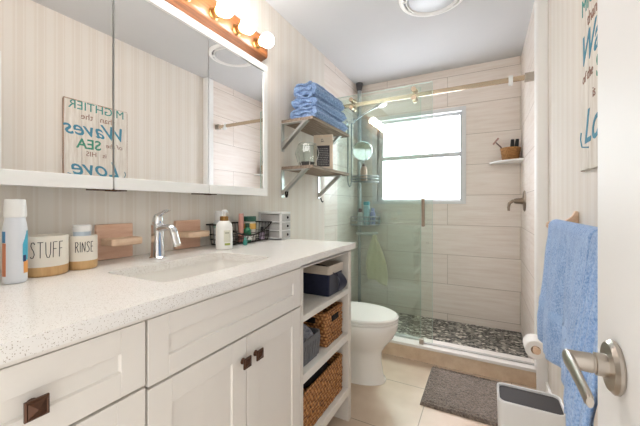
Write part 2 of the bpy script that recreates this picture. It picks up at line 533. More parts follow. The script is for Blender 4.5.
# ------------------------------------------------------------------ vanity
CX, CZ, CE = -.6225, .947, 1.588       # counter front, top, right end
FX = -.640
V = thing('vanity_cabinet', 'long off-white shaker vanity cabinet with open shelf tower at its right end', 'cabinet', (-.95, .78, 0))
b = MB()
bx = FX-.020                            # carcass front behind the doors
b.box(XL+.002, bx, -.06, .0, .09, .915)              # left side
b.box(XL+.002, bx, .404, .424, .09, .915)            # dividers
b.box(XL+.002, FX, 1.046, 1.064, .0, .915, .001)
b.box(XL+.002, FX, 1.528, 1.565, .0, .915, .0015)    # end panel
b.box(XL+.002, XL+.012, 0, 1.528, .09, .915)         # back
b.box(XL+.012, bx, 0, 1.046, .075, .09)              # bottom
b.box(-.73, -.71, 0, 1.046, .0, .075)             # toe kick
b.build('carcass', M['cab_in'], V)
MB().box(bx-.014, bx-.002, 0.0, 1.046, .09, .914).build('gap_shade_sheet', M['gap'], V)  # solid dark sheet that paints the shade seen in the door gaps
MB().box(bx, FX, .0, 1.528, .905, .916, .0005).box(FX-.02, FX, 1.064, 1.528, .898, .917, .001).build('top_rail', M['cabinet'], V)
for z0, z1 in ((.682, .708), (.434, .470), (.140, .178)):
    MB().box(XL+.012, FX, 1.064, 1.528, z0, z1, .0015).build('shelf', M['cabinet'], V)
def shaker(name, y0, y1, z0, z1, st=.058):
    p = MB()
    x1 = FX; x0 = FX-.02
    p.box(x0, x1, y0, y0+st, z0, z1, .0012).box(x0, x1, y1-st, y1, z0, z1, .0012)
    p.box(x0, x1, y0+st, y1-st, z0, z0+st, .0012).box(x0, x1, y0+st, y1-st, z1-st, z1, .0012)
    p.box(x0, x1-.006, y0+st-.002, y1-st+.002, z0+st-.002, z1-st+.002)
    # small chamfer between frame and panel
    c = .0025
    for (ya, yb) in ((y0+st, 1), (y1-st, -1)):
        p.prism([(x1-.0065, ya), (x1-.001, ya), (x1-.0065, ya+yb*c)], 'z', z0+st, z1-st)
    for (za, zb) in ((z0+st, 1), (z1-st, -1)):
        p.prism([(x1-.0065, za), (x1-.001, za), (x1-.0065, za+zb*c)], 'y', y0+st, y1-st)
    return p.build(name, M['cabinet'], V, flat=True)
def knob(par, y, z):
    k = MB()
    k.lathe([(.0095, -.0005), (.0085, .004), (.0055, .007), (.0055, .017)], (FX, y, z), 16, 'x')
    h = .0155
    sq = lambda x, r: [(x, y-r, z-r), (x, y+r, z-r), (x, y+r, z+r), (x, y-r, z+r)]
    k.rings([sq(FX+.015, h*.9), sq(FX+.017, h), (sq(FX+.021, h)), sq(FX+.0225, h*.86), sq(FX+.0215, h*.74), sq(FX+.027, .001)])
    return k.build('knob', M['bronze'], par, angle=20)
dr = shaker('drawer', .005, .411, .766, .903, .05); knob(dr, .222, .832)
dr = shaker('drawer', .005, .411, .44, .760, .058); knob(dr, .226, .60)
dr = shaker('drawer', .005, .411, .10, .434, .058); knob(dr, .226, .27)
shaker('false_front', .417, 1.043, .757, .903, .05)
dl = shaker('door', .417, .7285, .10, .751); knob(dl, .712, .684)
dl = shaker('door', .7315, 1.043, .10, .751); knob(dl, .770, .684)
o = V.children[0]

# countertop with undermount sink cut-out
SX0, SX1, SY0, SY1 = -1.02, -.735, .525, .985
zt, zb = CZ, .9175
def rrect(x0, x1, y0, y1, r, n=6):
    P = []
    for cx, cy, a0 in ((x1-r, y1-r, 0), (x0+r, y1-r, PI/2), (x0+r, y0+r, PI), (x1-r, y0+r, 1.5*PI)):
        for k in range(n+1):
            a = a0+PI/2*k/n; P.append((cx+r*math.cos(a), cy+r*math.sin(a)))
    return P
ct = MB()
x0, x1, y0, y1 = XL+.001, CX, -.06, CE
hole = rrect(SX0, SX1, SY0, SY1, .03)
tb = bmesh.new()
n = len(hole)
outer = []
for i, (hx, hy) in enumerate(hole):       # project hole points outwards on the slab's rectangle
    k = i//7
    outer.append([(x1, y1), (x0, y1), (x0, y0), (x1, y0)][k])
def addq(tb, z):
    H = [tb.verts.new((a, c, z)) for a, c in hole]
    O = [tb.verts.new((a, c, z)) for a, c in ((x1, y1), (x0, y1), (x0, y0), (x1, y0))]
    for k in range(4):
        for i in range(6): tb.faces.new((H[k*7+i], H[k*7+i+1], O[k]))
        j = (k+1) % 4
        tb.faces.new((H[k*7+6], H[(k*7+7) % n], O[j], O[k]))
    return H, O
Ht, Ot = addq(tb, zt); Hb, Ob = addq(tb, zb)
for i in range(n): tb.faces.new((Ht[i], Ht[(i+1) % n], Hb[(i+1) % n], Hb[i]))
for i in range(4): tb.faces.new((Ot[i], Ot[(i+1) % 4], Ob[(i+1) % 4], Ob[i]))
bmesh.ops.recalc_face_normals(tb, faces=tb.faces[:])
ct._merge(tb)
K = thing('countertop', 'white speckled quartz countertop running along the left wall over the vanity', 'countertop', (-.94, .76, zb))
ct.build('slab', M['quartz'], K, angle=30)
sk = MB()
R = []
for dz, ins, r in ((0, -.006, .035), (-.02, .0, .035), (-.09, .012, .045), (-.125, .03, .06), (-.135, .06, .05)):
    R.append([(a, c, zb+dz) for a, c in rrect(SX0+ins, SX1-ins, SY0+ins, SY1-ins, r)])
sk.rings(R, cap0=False, cap1=True)
for f in sk.bm.faces: pass
sb = sk.build('sink_basin', M['porcelain'], K)
MB().lathe([(.001, .003), (.018, .003), (.022, .001), (.022, -.001)], (-.88, .755, zb-.134), 24).build('drain', M['chrome'], sb)

# ------------------------------------------------------------------ faucet
fx, fy = -1.105, .757
Fc = thing('faucet', 'chrome single-lever faucet arching over the undermount sink', 'faucet', (fx, fy, CZ))
b = MB(); R = []
def supr(cx, cy, z, rx, ry, n=24):
    return [(cx+rx*math.copysign(abs(math.cos(2*PI*k/n))**.7, math.cos(2*PI*k/n)), cy+ry*math.copysign(abs(math.sin(2*PI*k/n))**.7, math.sin(2*PI*k/n)), z) for k in range(n)]
for z, rx, ry, dx in ((0, .030, .027, 0), (.006, .030, .027, 0), (.010, .025, .023, 0), (.03, .0225, .0205, 0), (.07, .0205, .019, 0), (.11, .022, .020, .001), (.128, .0235, .021, .002), (.134, .019, .018, .002)):
    R.append(supr(fx+dx, fy, CZ+z, rx, ry))
b.rings(R); b.build('body', M['chrome'], Fc)
b = MB(); pts = []; rad = []
R = []
for i in range(13):
    t_ = i/12
    a = PI*.50+(-PI*.62)*t_
    cx, cz = fx+.055, CZ+.082
    x = fx+.006+.118*t_-.012*max(0, t_-.7)*3; z = CZ+.110+.012*math.sin(PI*min(1, t_*1.1))-.30*max(0, t_-.62)**1.8
    hw = .0175-.003*t_; hh = .014-.004*t_
    tx, tz = 1, (.15-2.6*max(0, t_-.45)); L = math.hypot(tx, tz); tx /= L; tz /= L
    ring = []
    for k in range(16):
        c_, s_ = math.cos(2*PI*k/16), math.sin(2*PI*k/16)
        ring.append((x-tz*hh*s_, fy+hw*c_, z+tx*hh*s_))
    R.append(ring)
b.rings(R)
sp = b.build('spout', M['chrome'], Fc)
b = MB()
b.lathe([(.0185, .134), (.0195, .138), (.019, .150), (.016, .162), (.009, .170), (.001, .172)], (fx+.002, fy, CZ), 24)
R = []
for t_, w_, h_ in ((0, .010, .008), (.25, .011, .008), (.6, .010, .006), (.9, .009, .0045), (1, .005, .003)):
    x = fx-.006+.075*t_; z = CZ+.158+.040*t_-.012*t_*t_
    R.append([(x-.35*h_*math.sin(2*PI*k/14), fy+w_*math.cos(2*PI*k/14), z+h_*math.sin(2*PI*k/14)) for k in range(14)])
b.rings(R); b.build('lever', M['chrome'], Fc)

# ------------------------------------------------------------------ mirror cabinet
MX = -1.13
my0, my1 = .155, 1.464
mz0, mz1 = 1.204, 1.965
mc = thing('medicine_cabinet', 'long white-framed mirrored medicine cabinet on the wall above the counter', 'medicine cabinet', (-1.19, .81, mz0))
MB().box(XL+.001, MX-.022, my0+.004, my1-.004, mz0+.006, mz1-.004).build('cabinet_box', C('cab_box', (226, 224, 219), .5, var=.01), mc)
doors = ((my0, .6075, 0, 0), (.6135, 1.0265, 0, 0), (1.0285, my1, 0, .034))
for y0, y1, sl, sr in doors:
    rails = MB(); rails.box(MX-.0215, MX-.008, y0, y1, mz0, mz1)
    rails.box(MX-.021, MX+.006, y0, y1, mz0, mz0+.043, .003).box(MX-.021, MX+.006, y0, y1, mz1-.040, mz1, .003)
    if sr: rails.box(MX-.021, MX+.006, y1-sr, y1, mz0+.043, mz1-.040, .003)
    dd = rails.build('door', M['white_trim'], mc)
    MB().box(MX-.005, MX, y0+.0005, y1-sr-.0005, mz0+.042, mz1-.039).build('mirror', M['mirror'], dd, flat=True)
for yy in (.605, 1.0275):
    h = MB()
    h.box(MX-.05, MX-.004, yy-.055, yy+.055, mz0-.004, mz0+.0045, .001).tube([(MX-.004, yy-.018, mz0-.002), (MX-.004, yy+.018, mz0-.002)], .0045, 10)
    h.build('hinge', M['bronze'], mc)

# ------------------------------------------------------------------ vanity light bar
vl = thing('vanity_light', 'golden oak light bar with round glowing bulbs above the mirror', 'light fixture', (-1.21, .86, 2.05))
b = MB()
b.prism([(XL+.001, 2.035), (-1.185, 2.055), (-1.180, 2.070), (-1.180, 2.165), (-1.190, 2.178), (XL+.001, 2.19)], 'y', .180, 1.538, .004)
b.build('oak_back_plate', M['oak'], vl)
for i in range(8):
    y = 1.428-.162*i; z = 2.094
    MB().lathe([(.030, 0), (.031, .003), (.026, .006), (.023, .008), (.0245, .032), (.022, .034), (.001, .034)], (-1.181, y, z), 28, 'x').build('socket', M['brass'], vl)
    MB().sphere((-1.100, y, z), .040, n=28).lathe([(.016, 0), (.020, .012), (.030, .022)], (-1.150, y, z), 20, 'x').build('bulb', M['bulb'], vl)

# ------------------------------------------------------------------ ceiling fan/light
vn = thing('ceiling_fan_vent', 'round white ceiling exhaust fan with slotted grille ring near the shower', 'exhaust fan', (-.29, 2.07, HC))
b = MB(); vx, vy = -.29, 2.07
b.lathe([(.150, -.001), (.155, -.014), (.158, -.020), (.164, -.022), (.166, -.018), (.166, -.001)], (vx, vy, HC), 48, cap=False)
b.lathe([(.180, -.0008), (.182, -.016), (.190, -.018), (.205, -.012), (.212, -.0008)], (vx, vy, HC), 48, cap=False)
for k in range(8):
    a = 2*PI*k/8+.2
    c_, s_ = math.cos(a), math.sin(a)
    px = [(.162, -.006), (.188, -.006), (.188, .006), (.162, .006)]
    b.prism([(vx+r*c_-q*s_, vy+r*s_+q*c_) for r, q in px], 'z', HC-.016, HC-.002)
b.build('grille_ring', M['white_trim'], vn)
MB().lathe([(.001, -.001), (.19, -.001), (.19, -.004), (.001, -.004)], (vx, vy, HC), 40).build('slot_shade_disc', C('vent_slot_shade', (150, 148, 146), .8), vn)  # closed grey disc, its colour imitating shade behind the grille slots
MB().lathe([(.150, -.004), (.150, -.014), (.11, -.024), (.06, -.029), (.001, -.031)], (vx, vy, HC), 40).build('lens', C('vent_lens', (206, 208, 210), .3), vn)

# ------------------------------------------------------------------ shower: glass, rail
RY, RZ = 2.420, 1.985
gp = thing('fixed_glass_panel', 'fixed frameless glass panel standing on the curb against the left wall', 'glass panel', (-.85, 2.452, .122))
MB().box(XL+.002, -.432, 2.448, 2.456, .124, 2.052).build('glass_sheet', M['glass'], gp, flat=True)
e = MB(); e.box(-.4325, -.4300, 2.448, 2.456, .124, 2.052)
e.build('polished_edge', M['glass_edge'], gp)
for x, z in ((-.50, RZ), (-1.10, RZ)):
    MB().lathe([(.012, 0), (.012, .020)], (x, RY+.0075, z), 16, 'y').build('standoff', M['rail_metal'], gp)
gd = thing('sliding_glass_door', 'frameless sliding glass shower door with rollers and slim pull handle', 'shower door', (-.66, 2.391, .13))
MB().box(-1.10, -.340, 2.386, 2.394, .140, 2.055).build('glass_sheet', M['glass'], gd, flat=True)
e = MB(); e.box(-.3402, -.3376, 2.386, 2.394, .140, 2.055).box(-1.1, -.34, 2.386, 2.394, 2.0548, 2.0566)
e.build('polished_edge', M['glass_edge'], gd)
for x in (-.972, -.470):
    for dz in (.035, -.030):
        r = MB()
        r.lathe([(.001, -.050), (.016, -.050), (.019, -.047), (.019, -.034), (.012, -.033), (.012, .012), (.021, .012), (.021, .028), (.001, .028)], (x, RY, RZ+dz), 24, 'y')
        r.build('roller', M['rail_metal'], gd)
b = MB()
hx = -.397
b.tube([(hx, 2.386, 1.185), (hx, 2.352, 1.185)], .006, 10).tube([(hx, 2.386, 1.01), (hx, 2.352, 1.01)], .006, 10)
b.box(hx-.011, hx+.011, 2.342, 2.358, .995, 1.20, .004)
b.build('pull_handle', M['satin'], gd)
rl = thing('shower_rail', 'champagne metal sliding-door rail spanning the shower opening below the ceiling', 'rail', (-.4, RY, RZ))
MB().box(XL+.001, XS-.001, RY-.007, RY+.007, RZ-.016, RZ+.016, .002).build('bar', M['rail_metal'], rl)
b = MB(); b.box(XS-.055, XS-.0008, RY-.018, RY+.018, RZ-.026, RZ+.026, .003); b.build('wall_bracket', M['nickel'], rl)
b = MB(); b.box(XL+.0008, XL+.05, RY-.018, RY+.018, RZ-.026, RZ+.026, .003); b.build('wall_bracket', M['nickel'], rl)
b = MB(); b.box(.140, .165, RY-.013, RY+.013, RZ-.034, RZ+.026, .003).box(.143, .162, RY-.030, RY-.012, RZ-.045, RZ-.015, .003)
b.build('stopper', M['plastic_white'], rl)
bt = thing('bottom_track', 'thin metal guide track on the white shower curb sill', 'track', (-.4, 2.42, .122))
MB().box(-.435, XS-.002, 2.398, 2.420, .1225, .131, .001).box(XL+.001, -.44, 2.440, 2.4475, .1225, .137, .001).box(XL+.001, -.44, 2.4565, 2.464, .1225, .137, .001).build('channel', C('track_metal', (196, 196, 194), .3, metal=.7), bt)
MB().box(-.43, -.40, 2.374, 2.3855, .1225, .162, .003).build('guide_block', M['nickel'], bt)
MB().box(-.43, -.40, 2.3945, 2.408, .1225, .162, .003).build('guide_block', M['nickel'], bt)

# ------------------------------------------------------------------ shower corner pole caddy
px, py = -1.205, 3.185
pc = thing('pole_caddy', 'grey floor-to-ceiling tension pole caddy in the left rear shower corner', 'shower caddy', (px, py, .022))
MB().tube([(px, py, .035), (px, py, .84)], .016, 16).tube([(px, py, .84), (px, py, 2.40)], .022, 16).build('pole', C('pole_grey', (176, 182, 184), .35, metal=.35), pc)
MB().lathe([(.030, .023), (.030, .030), (.020, .045)], (px, py, 0), 20).build('foot', M['black'], pc)
MB().lathe([(.024, HC-.085), (.030, HC-.06), (.036, HC-.012), (.036, HC-.001)], (px, py, 0), 20).build('ceiling_cup', C('cup_dark', (86, 84, 86), .5), pc)
def basket(z, r, h, cx, cy):
    b = MB()
    for zz in (z, z+h*.5, z+h):
        pts = []
        for k in range(25):
            a = -PI/2-.55+(PI/2+1.1)*k/24-.02
            pts.append((cx+r*math.cos(a), cy+r*math.sin(a)*.9, zz))
        b.tube([(px+.01, py, zz)]+pts+[(px+.01, py, zz)], .006, 8)
    poly = [(px-.005, py+.01)]+[(cx+r*.98*math.cos(-PI/2-.55+(PI/2+1.1)*k/24), cy+r*.9*.98*math.sin(-PI/2-.55+(PI/2+1.1)*k/24)) for k in range(25)]
    b.prism(poly, 'z', z-.006, z)
    for k in range(0, 25, 3):
        a = -PI/2-.55+(PI/2+1.1)*k/24
        b.tube([(cx+r*math.cos(a), cy+r*.9*math.sin(a), z), (cx+r*math.cos(a), cy+r*.9*math.sin(a), z+h)], .004, 6)
    return b.build('basket', M['plastic_grey'], pc)
basket(1.40, .16, .06, -1.16, 3.19)
basket(.945, .175, .085, -1.16, 3.19)
sh = MB(); sh.tube([(px, py, .855), (-1.13, 3.06, .855), (-1.0, 3.05, .855)], .008, 8).tube([(px, py, .855), (-1.0, 3.19, .855), (-1.0, 3.05, .855)], .008, 8)
sh.box(-1.19, -1.0, 3.045, 3.06, .84, .872, .004)
sh.build('towel_rung', C('rung', (196, 200, 198), .35, metal=.4), pc)
# items in the caddy
def bottle(name, label, cat, x, y, z, prof, m, caps=(), sx=1, sy=1, group=None):
    t_ = thing(name, label, cat, (x, y, z), group)
    MB().lathe([(r, z+h) for r, h in prof], (x, y, 0), 24, sx=sx, sy=sy).build('bottle_body', m, t_)
    for nm, pr, mm in caps:
        MB().lathe([(r, z+h) for r, h in pr], (x, y, 0), 20, sx=1, sy=1).build(nm, mm, t_)
    return t_
bottle('shampoo_bottle', 'white bottle with dark red cap, leftmost in the lower caddy basket', 'bottle', -1.165, 3.105, .946,
       [(.001, 0), (.027, 0), (.030, .006), (.030, .10), (.022, .125), (.012, .13)], C('bottle_white', (222, 226, 224), .35),
       [('cap', [(.016, .13), (.018, .135), (.018, .17), (.001, .17)], C('maroon', (92, 42, 46), .4))])
bx_ = thing('conditioner_bottle', 'tall pale teal bottle with turquoise top, middle of the lower caddy basket', 'bottle', (-1.10, 3.12, .946))
MB().box(-1.13, -1.07, 3.10, 3.14, .946, 1.15, .010, 3).build('bottle_body', C('teal_pale', (168, 206, 214), .35), bx_)
MB().box(-1.13, -1.07, 3.10, 3.14, 1.151, 1.19, .008, 3).build('cap', C('teal', (70, 170, 186), .35), bx_)
bottle('body_wash_bottle', 'periwinkle blue bottle, rightmost in the lower caddy basket', 'bottle', -1.035, 3.125, .946,
       [(.001, 0), (.026, 0), (.028, .006), (.028, .11), (.024, .135), (.012, .14)], C('periwinkle', (124, 134, 186), .35),
       [('cap', [(.018, .14), (.018, .175), (.001, .175)], C('peri_cap', (146, 156, 200), .35))])
bottle('soap_bottle', 'blush pink bottle with brown pump top in the upper caddy basket', 'bottle', -1.12, 3.09, 1.401,
       [(.001, 0), (.034, 0), (.036, .008), (.036, .12), (.026, .15), (.014, .155)], C('blush', (214, 176, 160), .35),
       [('pump', [(.014, .155), (.016, .158), (.016, .172), (.007, .175), (.007, .184), (.001, .184)], C('pump_brown', (112, 82, 72), .4))])
sm = thing('shaving_mirror', 'round chrome-rimmed shaving mirror clipped to the shower pole', 'mirror', (-1.15, 3.09, 1.60))
mcx, mcy, mcz = -1.135, 3.085, 1.72
ry = Matrix.Rotation(math.radians(22), 3, 'Z')
b = MB(); b.lathe([(.094, -.009), (.102, -.011), (.106, -.004), (.104, .008), (.09, .012), (.001, .012)], (mcx, mcy, mcz), 40, 'y', rot=ry)
b.build('rim', M['chrome'], sm)
MB().lathe([(.001, -.0095), (.0945, -.0095), (.0945, -.006), (.001, -.006)], (mcx, mcy, mcz), 40, 'y', rot=ry).build('mirror_disc', M['mirror'], sm)
MB().tube([(mcx, mcy+.012, mcz), (px+.018, py-.012, mcz-.01)], .008, 10).build('clip_arm', M['plastic_white'], sm)
MB().box(mcx-.022, mcx+.022, mcy-.012, mcy+.012, mcz-.128, mcz-.102, .006).build('razor_clip', M['plastic_white'], sm)
# wash cloth
cl = MB()
def cloth(u, v):
    z = .85-.46*v
    w_ = .018+.075*math.sin(PI*min(1, v*.72))**1.2+.02*v
    a = (u-.5)*2
    return Vector((-.985+a*w_+.03*v, 3.045+.016*math.sin(a*5+v*3)*min(1, v*3)-.012, z-.05*abs(a)*v*(1 if a > 0 else -.4)))
cl.grid(cloth, 18, 24)
o = tag(cl.build('washcloth', M['cream_cloth'], None, (-.985, 3.04, .85)), 'pale yellow-green washcloth hanging from the shower pole caddy', 'washcloth')
md = o.modifiers.new('thick', 'SOLIDIFY'); md.thickness = .008

# handheld shower on the left wall
hs = thing('handheld_shower', 'chrome hand shower with looping metal hose on the left shower wall', 'shower head', (XL, 2.96, 2.0))
hy = 2.96
MB().lathe([(.026, 0), (.026, .005), (.014, .012), (.012, .05)], (XL, hy, 2.0), 20, 'x').box(-1.21, -1.175, hy-.016, hy+.016, 1.985, 2.035, .006).build('holder', M['chrome'], hs)
b = MB(); b.tube([(-1.195, hy, 1.985), (-1.16, hy, 2.02), (-1.06, hy, 2.075), (-.965, hy, 2.115), (-.92, hy, 2.13)], [.010, .012, .012, .013, .018], 14)
b.lathe([(.018, .012), (.038, .004), (.044, -.010), (.042, -.018), (.001, -.018)], (-.885, hy, 2.14), 28, rot=Matrix.Rotation(math.radians(-18), 3, 'Y'))
b.build('shower_wand', M['chrome'], hs)
pts = []
for k in range(41):
    t_ = k/40; a = PI*2*t_
    pts.append((-1.215+.01*math.cos(a), hy+.06-.075*math.sin(PI*t_)-.09*(t_), 0))
P = []
for k in range(33):
    t_ = k/32
    if t_ < .42: z = 1.985-(t_/.42)*.56; y = hy+.0
    elif t_ < .58:
        a = PI*(t_-.42)/.16; z = 1.425-.085*math.sin(a); y = hy-.05+.05*math.cos(a)
    else: z = 1.425+(t_-.58)/.42*.52; y = hy-.10+.02*(t_-.58)
    P.append((-1.205, y, z))
b = MB(); b.tube(P, .0085, 10); b.build('hose', C('hose_metal', (150, 156, 154), .3, metal=.8), hs)

# right corner shelf, basket and tools
zs = 1.525
cs = MB()
cs.prism([(XS-.001, YB-.001)]+[(XS-.001-.245*math.sin(PI/2*k/16), YB-.001-.235*math.cos(PI/2*k/16)) for k in range(17)], 'z', zs, zs+.014, .003)
tag(cs.build('corner_shelf', M['white_trim'], None, (.2, 3.18, zs)), 'small white quarter-round shelf in the right shower corner', 'shelf')
bkx, bky = .198, 3.185
wb = thing('wicker_basket', 'small honey wicker basket on the white corner shelf', 'basket', (bkx, bky, zs+.0145))
b = MB(); z0 = zs+.0145
prof = [(.001, z0), (.060, z0)]
for k in range(25):
    t_ = k/24; prof.append((.062+.014*t_+.0035*math.sin(k*PI/1.5), z0+.003+.105*t_))
prof += [(.068, z0+.108), (.056, z0+.010), (.001, z0+.010)]
b.lathe(prof, (bkx, bky, 0), 36); b.tube([(bkx+.074*math.cos(2*PI*k/32), bky+.074*math.sin(2*PI*k/32), z0+.108) for k in range(32)], .006, 8, closed=True)
b.build('woven_body', M['wicker_small'], wb)
rz = thing('razor', 'razor with pinkish head leaning out of the basket on the corner shelf', 'razor', (bkx-.03, bky-.02, z0+.012))
MB().tube([(bkx-.02, bky-.02, z0+.012), (bkx-.075, bky-.03, z0+.125), (bkx-.112, bky-.035, z0+.165)], [.005, .006, .005], 8).build('handle', C('razor_handle', (96, 66, 60), .4), rz)
hb = MB(); c_, s_ = math.cos(math.radians(52)), math.sin(math.radians(52))
cx_, cz_ = bkx-.112, z0+.175
hb.prism([(cx_+a*c_-q*s_, cz_+a*s_+q*c_) for a, q in ((-.034, -.007), (.034, -.007), (.034, .007), (-.034, .007))], 'y', bky-.045, bky-.025, .002)
hb.build('razor_head', C('razor_head', (176, 132, 122), .35), rz)
def brush(dx, lab):
    t_ = thing('brush', lab, 'brush', (bkx+dx, bky, z0+.012))
    MB().tube([(bkx+dx*.5, bky, z0+.012), (bkx+dx, bky-.004, z0+.10)], .006, 8).build('handle', M['black'], t_)
    MB().tube([(bkx+dx, bky-.004, z0+.10), (bkx+dx*1.15, bky-.006, z0+.13), (bkx+dx*1.3, bky-.008, z0+.185)], [.009, .016, .013], 10).build('brush_head', C('bristle', (36, 34, 36), .7), t_)
brush(.040, 'black brush nearest the wall in the corner shelf basket')
brush(.012, 'black brush beside the razor in the corner shelf basket')
# valve
vv = thing('shower_valve', 'brushed nickel shower valve with curved lever on the right shower wall', 'faucet', (XS, 2.97, 1.185))
MB().lathe([(.001, 0), (.083, 0), (.085, -.004), (.078, -.010), (.034, -.016), (.001, -.016)], (XS, 2.97, 1.185), 36, 'x').build('escutcheon', M['satin'], vv)
b = MB(); b.lathe([(.028, -.014), (.024, -.03), (.022, -.06), (.018, -.075), (.001, -.077)], (XS, 2.97, 1.185), 24, 'x')
b.tube([(XS-.055, 2.97, 1.187), (XS-.085, 2.968, 1.185), (XS-.108, 2.965, 1.165), (XS-.114, 2.962, 1.13), (XS-.112, 2.960, 1.105)], [.014, .013, .012, .010, .009], 12)
b.build('lever', M['satin'], vv)

# ------------------------------------------------------------------ toilet
ty = 1.985
to = thing('toilet', 'white close-coupled toilet between the vanity and the shower curb', 'toilet', (-.85, ty, 0))
def egg(cx, fl, bl, w_, z, n=36):
    P = []
    for k in range(n):
        a = 2*PI*k/n; c_ = math.cos(a); s_ = math.sin(a)
        P.append((cx+(fl if c_ > 0 else bl)*c_*(1 if c_ > 0 else 1), ty+w_*s_, z))
    return P
b = MB()
b.rings([egg(-.78, .21, .22, .115, 0), egg(-.78, .21, .22, .115, .012), egg(-.785, .20, .215, .108, .03), egg(-.785, .185, .21, .098, .12), egg(-.78, .182, .21, .096, .19), egg(-.775, .205, .215, .115, .235),
         egg(-.77, .245, .225, .160, .29), egg(-.765, .268, .23, .182, .345), egg(-.765, .274, .23, .187, .385), egg(-.765, .268, .226, .182, .396)])
b.build('bowl', M['porcelain'], to)
b = MB(); b.rings([egg(-.765, .262, .215, .176, .398), egg(-.765, .274, .225, .187, .400), egg(-.765, .276, .225, .189, .408), egg(-.765, .272, .222, .186, .414)])
b.build('seat', M['porcelain'], to)
b = MB(); b.rings([egg(-.765, .268, .215, .183, .4155), egg(-.765, .276, .222, .189, .418), egg(-.765, .277, .222, .190, .428), egg(-.765, .268, .215, .182, .436), egg(-.77, .20, .17, .13, .441), egg(-.77, .02, .02, .015, .443)])
b.build('lid', M['porcelain'], to)
b = MB(); b.box(XL+.016, -1.03, ty-.20, ty+.20, .37, .74, .03, 4).box(-1.13, -.94, ty-.12, ty+.12, .30, .39, .03, 3); b.build('tank', M['porcelain'], to)
MB().box(XL+.010, -1.02, ty-.21, ty+.21, .741, .775, .012, 3).build('tank_lid', M['porcelain'], to)
b = MB(); b.lathe([(.012, 0), (.012, .012)], (-1.03, ty-.14, .68), 14, 'x').box(-1.02, -1.012, ty-.15, ty-.07, .672, .688, .003); b.build('flush_lever', M['chrome'], to)

# ------------------------------------------------------------------ rug, bin
rg = MB()
rx0, rx1, ry0, ry1 = -.332, .262, 1.85, 2.312
import mathutils
NU, NV = 120, 96
def rugf(u, v):
    x = rx0+(rx1-rx0)*u; y = ry0+(ry1-ry0)*v
    e = min(u*(rx1-rx0), (1-u)*(rx1-rx0), v*(ry1-ry0), (1-v)*(ry1-ry0))
    hgt = .017*min(1, e/.012)**.5
    if .020 < e < .032: hgt *= .72
    n_ = mathutils.noise.noise(Vector((x*70, y*70, 0)))
    return Vector((x, y, .002+hgt+(.0032*n_ if e > .004 else 0)))
rg.grid(rugf, NU, NV)
rg.box(rx0, rx1, ry0, ry1, .0008, .0022)
tag(rg.build('bath_mat', M['rug'], None, (-.03, 2.08, 0), angle=60), 'grey-brown shag bath mat on the floor in front of the shower curb', 'bath mat')

bn = thing('trash_bin', 'slim white trash bin with dark grey lid under the blue towel', 'trash bin', (.15, 1.445, 0))
bx0, bx1, by0, by1, bz = .044, .262, 1.372, 1.520, .40
b = MB()
b.rings([[(x, y, z) for x, y in rrect(bx0+i_, bx1-i_, by0+i_, by1-i_, .022)] for z, i_ in ((.0, .012), (.006, .010), (.20, .005), (.385, 0), (.40, 0), (.404, .003), (.402, .008), (.386, .009))], cap1=False)
b.build('bin_body', M['plastic_white'], bn)
MB().rings([[(x, y, z) for x, y in rrect(bx0+.009, bx1-.009, by0+.009, by1-.009, .016)] for z in (.380, .392, .394)]).build('lid', M['lid_grey'], bn)

